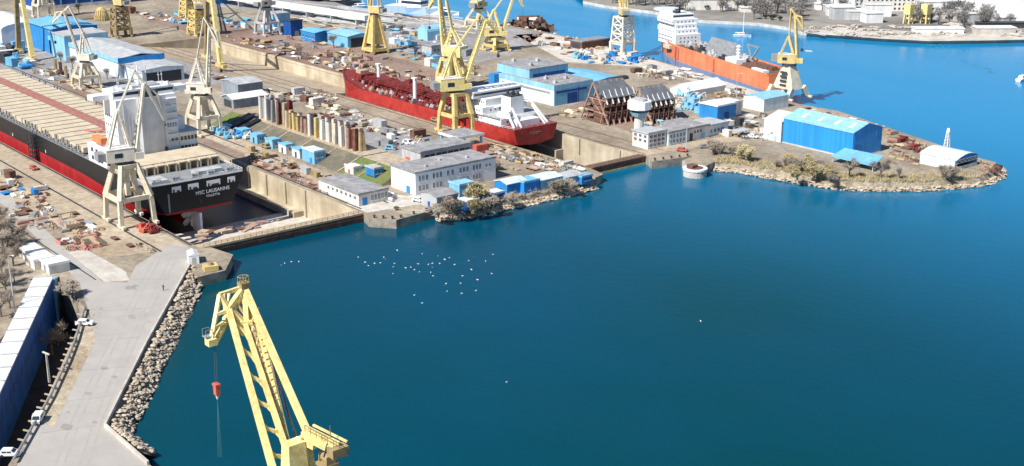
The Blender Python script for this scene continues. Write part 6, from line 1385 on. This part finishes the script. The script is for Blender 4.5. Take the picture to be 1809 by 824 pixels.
# bollards and tyre fenders on the quays
mb = MB(); mb.tube((0,0,0),(0,0,.7),.35,.3,10); mb.tube((0,0,.7),(0,0,.95),.5,.45,10); bo0 = None
for grp, pl_, n in (('bollards on the middle quay edge', shore_b[:3], 6), ('bollards on the quay right of dock two', shore_c[:2], 5), ('bollards on the outer quay beside the orange ship', shore_d[4:7], 10)):
    q = [Vector(p) for p in pl_]
    for k in range(n):
        f = (k + .5) / n * (len(q) - 1); a = q[int(f)].lerp(q[int(f) + 1], f - int(f)); d = (q[int(f)+1] - q[int(f)]).normalized(); p = a - Vector((d.y, -d.x)) * .9
        if bo0 is None: o = bo0 = mb.build('bollard', M['dkgrey'])
        else: o = bo0.copy(); col.objects.link(o)
        o.location = (p.x, p.y, .05); tag(o, 'dark mooring bollard, one of the ' + grp, 'bollard', grp)
# flecks of foam left behind a boat
r_ = random.Random(12); mb = MB()
for k in range(170):
    q = r_.random(); x, y = 1635 + 120*q + r_.gauss(0, 5 + 14*(1-q)), 72 + 58*q + r_.gauss(0, 2 + 3*(1-q)); u, v = W(x, y, WZ); s_ = r_.uniform(.25, .8)
    mb.poly([(u + math.cos(e)*s_*1.6, v + math.sin(e)*s_, WZ + .05) for e in (0, 1.2, 2.4, 3.6, 4.8)])
tag(mb.build('boat_wake', mat('foam', (.10,.36,.56), .6)), 'faint pale wake across the blue water near the far beach', 'wake', kind='stuff')
# person walking on the road
u, v = W(289, 514)
pr = thing('person', 'person in dark clothes walking on the wide grey road', 'person', (u, v, .04), .8)
vs = {'pel':(0,0,.95),'chest':(0,.02,1.3),'neck':(0,.02,1.5),'head':(0,.03,1.62),'top':(0,.03,1.76),'kl':(-.11,.1,.5),'fl':(-.11,-.02,.06),'tl':(-.11,.14,.03),'kr':(.11,-.02,.5),'fr':(.11,-.28,.1),'tr':(.11,-.16,.03),'sl':(-.2,.02,1.42),'el':(-.27,-.08,1.15),'hl':(-.26,.03,.9),'sr':(.2,.02,1.42),'er':(.27,.06,1.15),'hr':(.26,.2,.95)}
rd = {'pel':.15,'chest':.16,'neck':.06,'head':.1,'top':.07,'kl':.075,'fl':.05,'tl':.04,'kr':.075,'fr':.05,'tr':.04,'sl':.07,'el':.05,'hl':.035,'sr':.07,'er':.05,'hr':.035}
ks = list(vs); ed = [('pel','chest'),('chest','neck'),('neck','head'),('head','top'),('pel','kl'),('kl','fl'),('fl','tl'),('pel','kr'),('kr','fr'),('fr','tr'),('chest','sl'),('sl','el'),('el','hl'),('chest','sr'),('sr','er'),('er','hr')]
me = bpy.data.meshes.new('body'); me.from_pydata([vs[k] for k in ks], [(ks.index(a), ks.index(b_)) for a, b_ in ed], []); ob = bpy.data.objects.new('body', me); col.objects.link(ob); ob.parent = pr
ob.modifiers.new('skin', 'SKIN')
for i, k in enumerate(ks): me.skin_vertices[0].data[i].radius = (rd[k], rd[k]); me.skin_vertices[0].data[i].use_root = (k == 'pel')
ob.modifiers.new('sub', 'SUBSURF').levels = 1; me.materials.append(M['cloth'])
mb = MB(); mb.tube((0,.03,1.66),(0,.03,1.84),.12,.07,10); mb.build('hair', M['bark'], pr)
def boat(px, py, L_, rz, label, nm='motorboat', cat='boat', mast=0., hm='shipwhite', cabin=True):
    u, v = W(px, py, WZ); t = thing(nm, label, cat, (u, v, WZ), rz); b_ = L_*.15
    sec = [(-L_/2, b_*.85), (-L_*.1, b_), (L_*.25, b_*.8), (L_/2, .05)]; mb = MB()
    for (x0, w0), (x1, w1) in zip(sec[:-1], sec[1:]): mb.hexa([(x0,-w0*.6,-.3),(x1,-w1*.6,-.3),(x1,w1*.6,-.3),(x0,w0*.6,-.3)],[(x0,-w0,L_*.1),(x1,-w1,L_*.12),(x1,w1,L_*.12),(x0,w0,L_*.1)])
    mb.build('hull', M[hm], t)
    if cabin: part(t, 'cabin', M['shipwhite'], (-L_*.25, L_*.15, -b_*.6, b_*.6, L_*.1, L_*.22)); part(t, 'window', M['glass'], (-L_*.2, L_*.155, -b_*.61, b_*.61, L_*.15, L_*.19))
    if mast: mb = MB(); mb.tube((L_*.05,0,L_*.1),(L_*.05,0,mast),.28,.18,6); mb.beam((L_*.05,0,L_*.22),(-L_*.4,0,L_*.22),.4); mb.build('mast', M['shipwhite'], t)
boat(1311, 65, 11, R(40), 'white sailing boat on the blue water before the far shore', 'sailing_boat', 'sailboat', 15)
boat(1806, 142, 12, R(100), 'white motorboat at the right edge of the water'); boat(1429, 91, 4, R(20), 'tiny boat on the water right of the slab tower crane', cabin=False)
boat(735, 24, 46, R(20), 'white workboat moored at the far marina edge', 'workboat', 'ship', 22); boat(596, 10, 40, R(25), 'dark and white tug moored at the top edge', 'tug', 'ship', 16, 'dkgrey'); boat(640, 14, 14, R(70), 'small white boat left of the tapering tower crane top', mast=9)
boat(700, 21, 9, R(60), 'small sailing boat on the far basin', 'sailing_boat', 'sailboat', 14); boat(938, 52, 34, R(20), 'rusty barge with wreckage moored at the far basin corner', 'barge', 'barge', 0, 'rust'); boat(785, 26, 22, R(30), 'small white ship behind the tanker crane boom', mast=18)
for i, (x, y) in enumerate(((1450,60),(1475,62),(1500,65),(1530,68),(1560,70),(1606,73),(1575,71))): boat(x, y + 1, 7 if i < 5 else 11, R(10 + i*7), 'small dark boat moored along the far beach' , cabin=False, hm='dkgrey' if i % 2 == 0 else 'grey')
for o in bpy.data.objects:
    if o.get('label') == 'small dark boat moored along the far beach': o['group'] = 'small boats along the far beach'
def gull():
    mb = MB(); sec = [(-.5,.05,.12),(-.25,.16,.2),(.1,.2,.24),(.35,.12,.3),(.5,.1,.42),(.62,.03,.4)]
    for (x0,w0,z0),(x1,w1,z1) in zip(sec[:-1], sec[1:]): mb.hexa([(x0,-w0,z0-.15),(x1,-w1,z1-.15),(x1,w1,z1-.15),(x0,w0,z0-.15)],[(x0,-w0*.6,z0+.12),(x1,-w1*.6,z1+.1),(x1,w1*.6,z1+.1),(x0,w0*.6,z0+.12)])
    for s_ in (-1, 1): mb.hexa([(-.45,s_*.12,.2),(.15,s_*.2,.25),(.1,s_*.3,.2),(-.4,s_*.22,.15)],[(-.5,s_*.08,.3),(.12,s_*.16,.36),(.1,s_*.26,.32),(-.45,s_*.18,.26)])
    return mb.build('gull', M['feather'])
GP = [(633,455),(645,464),(678,455),(681,458),(662,466),(672,465),(697,466),(695,472),(694,484),(702,443),(717,474),(726,473),(732,477),(739,467),(741,481),(746,449),(757,468),(764,466),(764,473),(761,482),(765,488),(774,453),(777,466),(786,459),(794,456),(803,468),(828,461),(833,477),(858,462),(871,450),(869,484),(844,495),(817,488),(814,501),(788,502),(790,515),(816,519),(841,514),(732,522),(746,536),(497,469),(503,466),(515,463),(528,463),(633,455),(895,676),(1238,568)]
g0 = gull(); r_ = random.Random(9)
for i, (x, y) in enumerate(GP):
    o = g0 if i == 0 else g0.copy()
    if i: col.objects.link(o)
    if i == 44: x, y = 651, 470
    u, v = W(x, y, WZ); o.location = (u, v, WZ - .02); o.rotation_euler = (0, 0, r_.random()*6.28); s_ = r_.uniform(.8, 1.15) * (1.3 if i > 44 else 1.); o.scale = (s_*.52,)*3
    tag(o, 'lone white gull resting on the open water right of the crane' if i == 45 else 'lone white gull far out to the right on the open water' if i == 46 else 'white gull in the short line near the gate of dock one' if 40 <= i < 44 else 'white gull resting in the flock on the teal water', 'gull', 'gulls resting on the water')
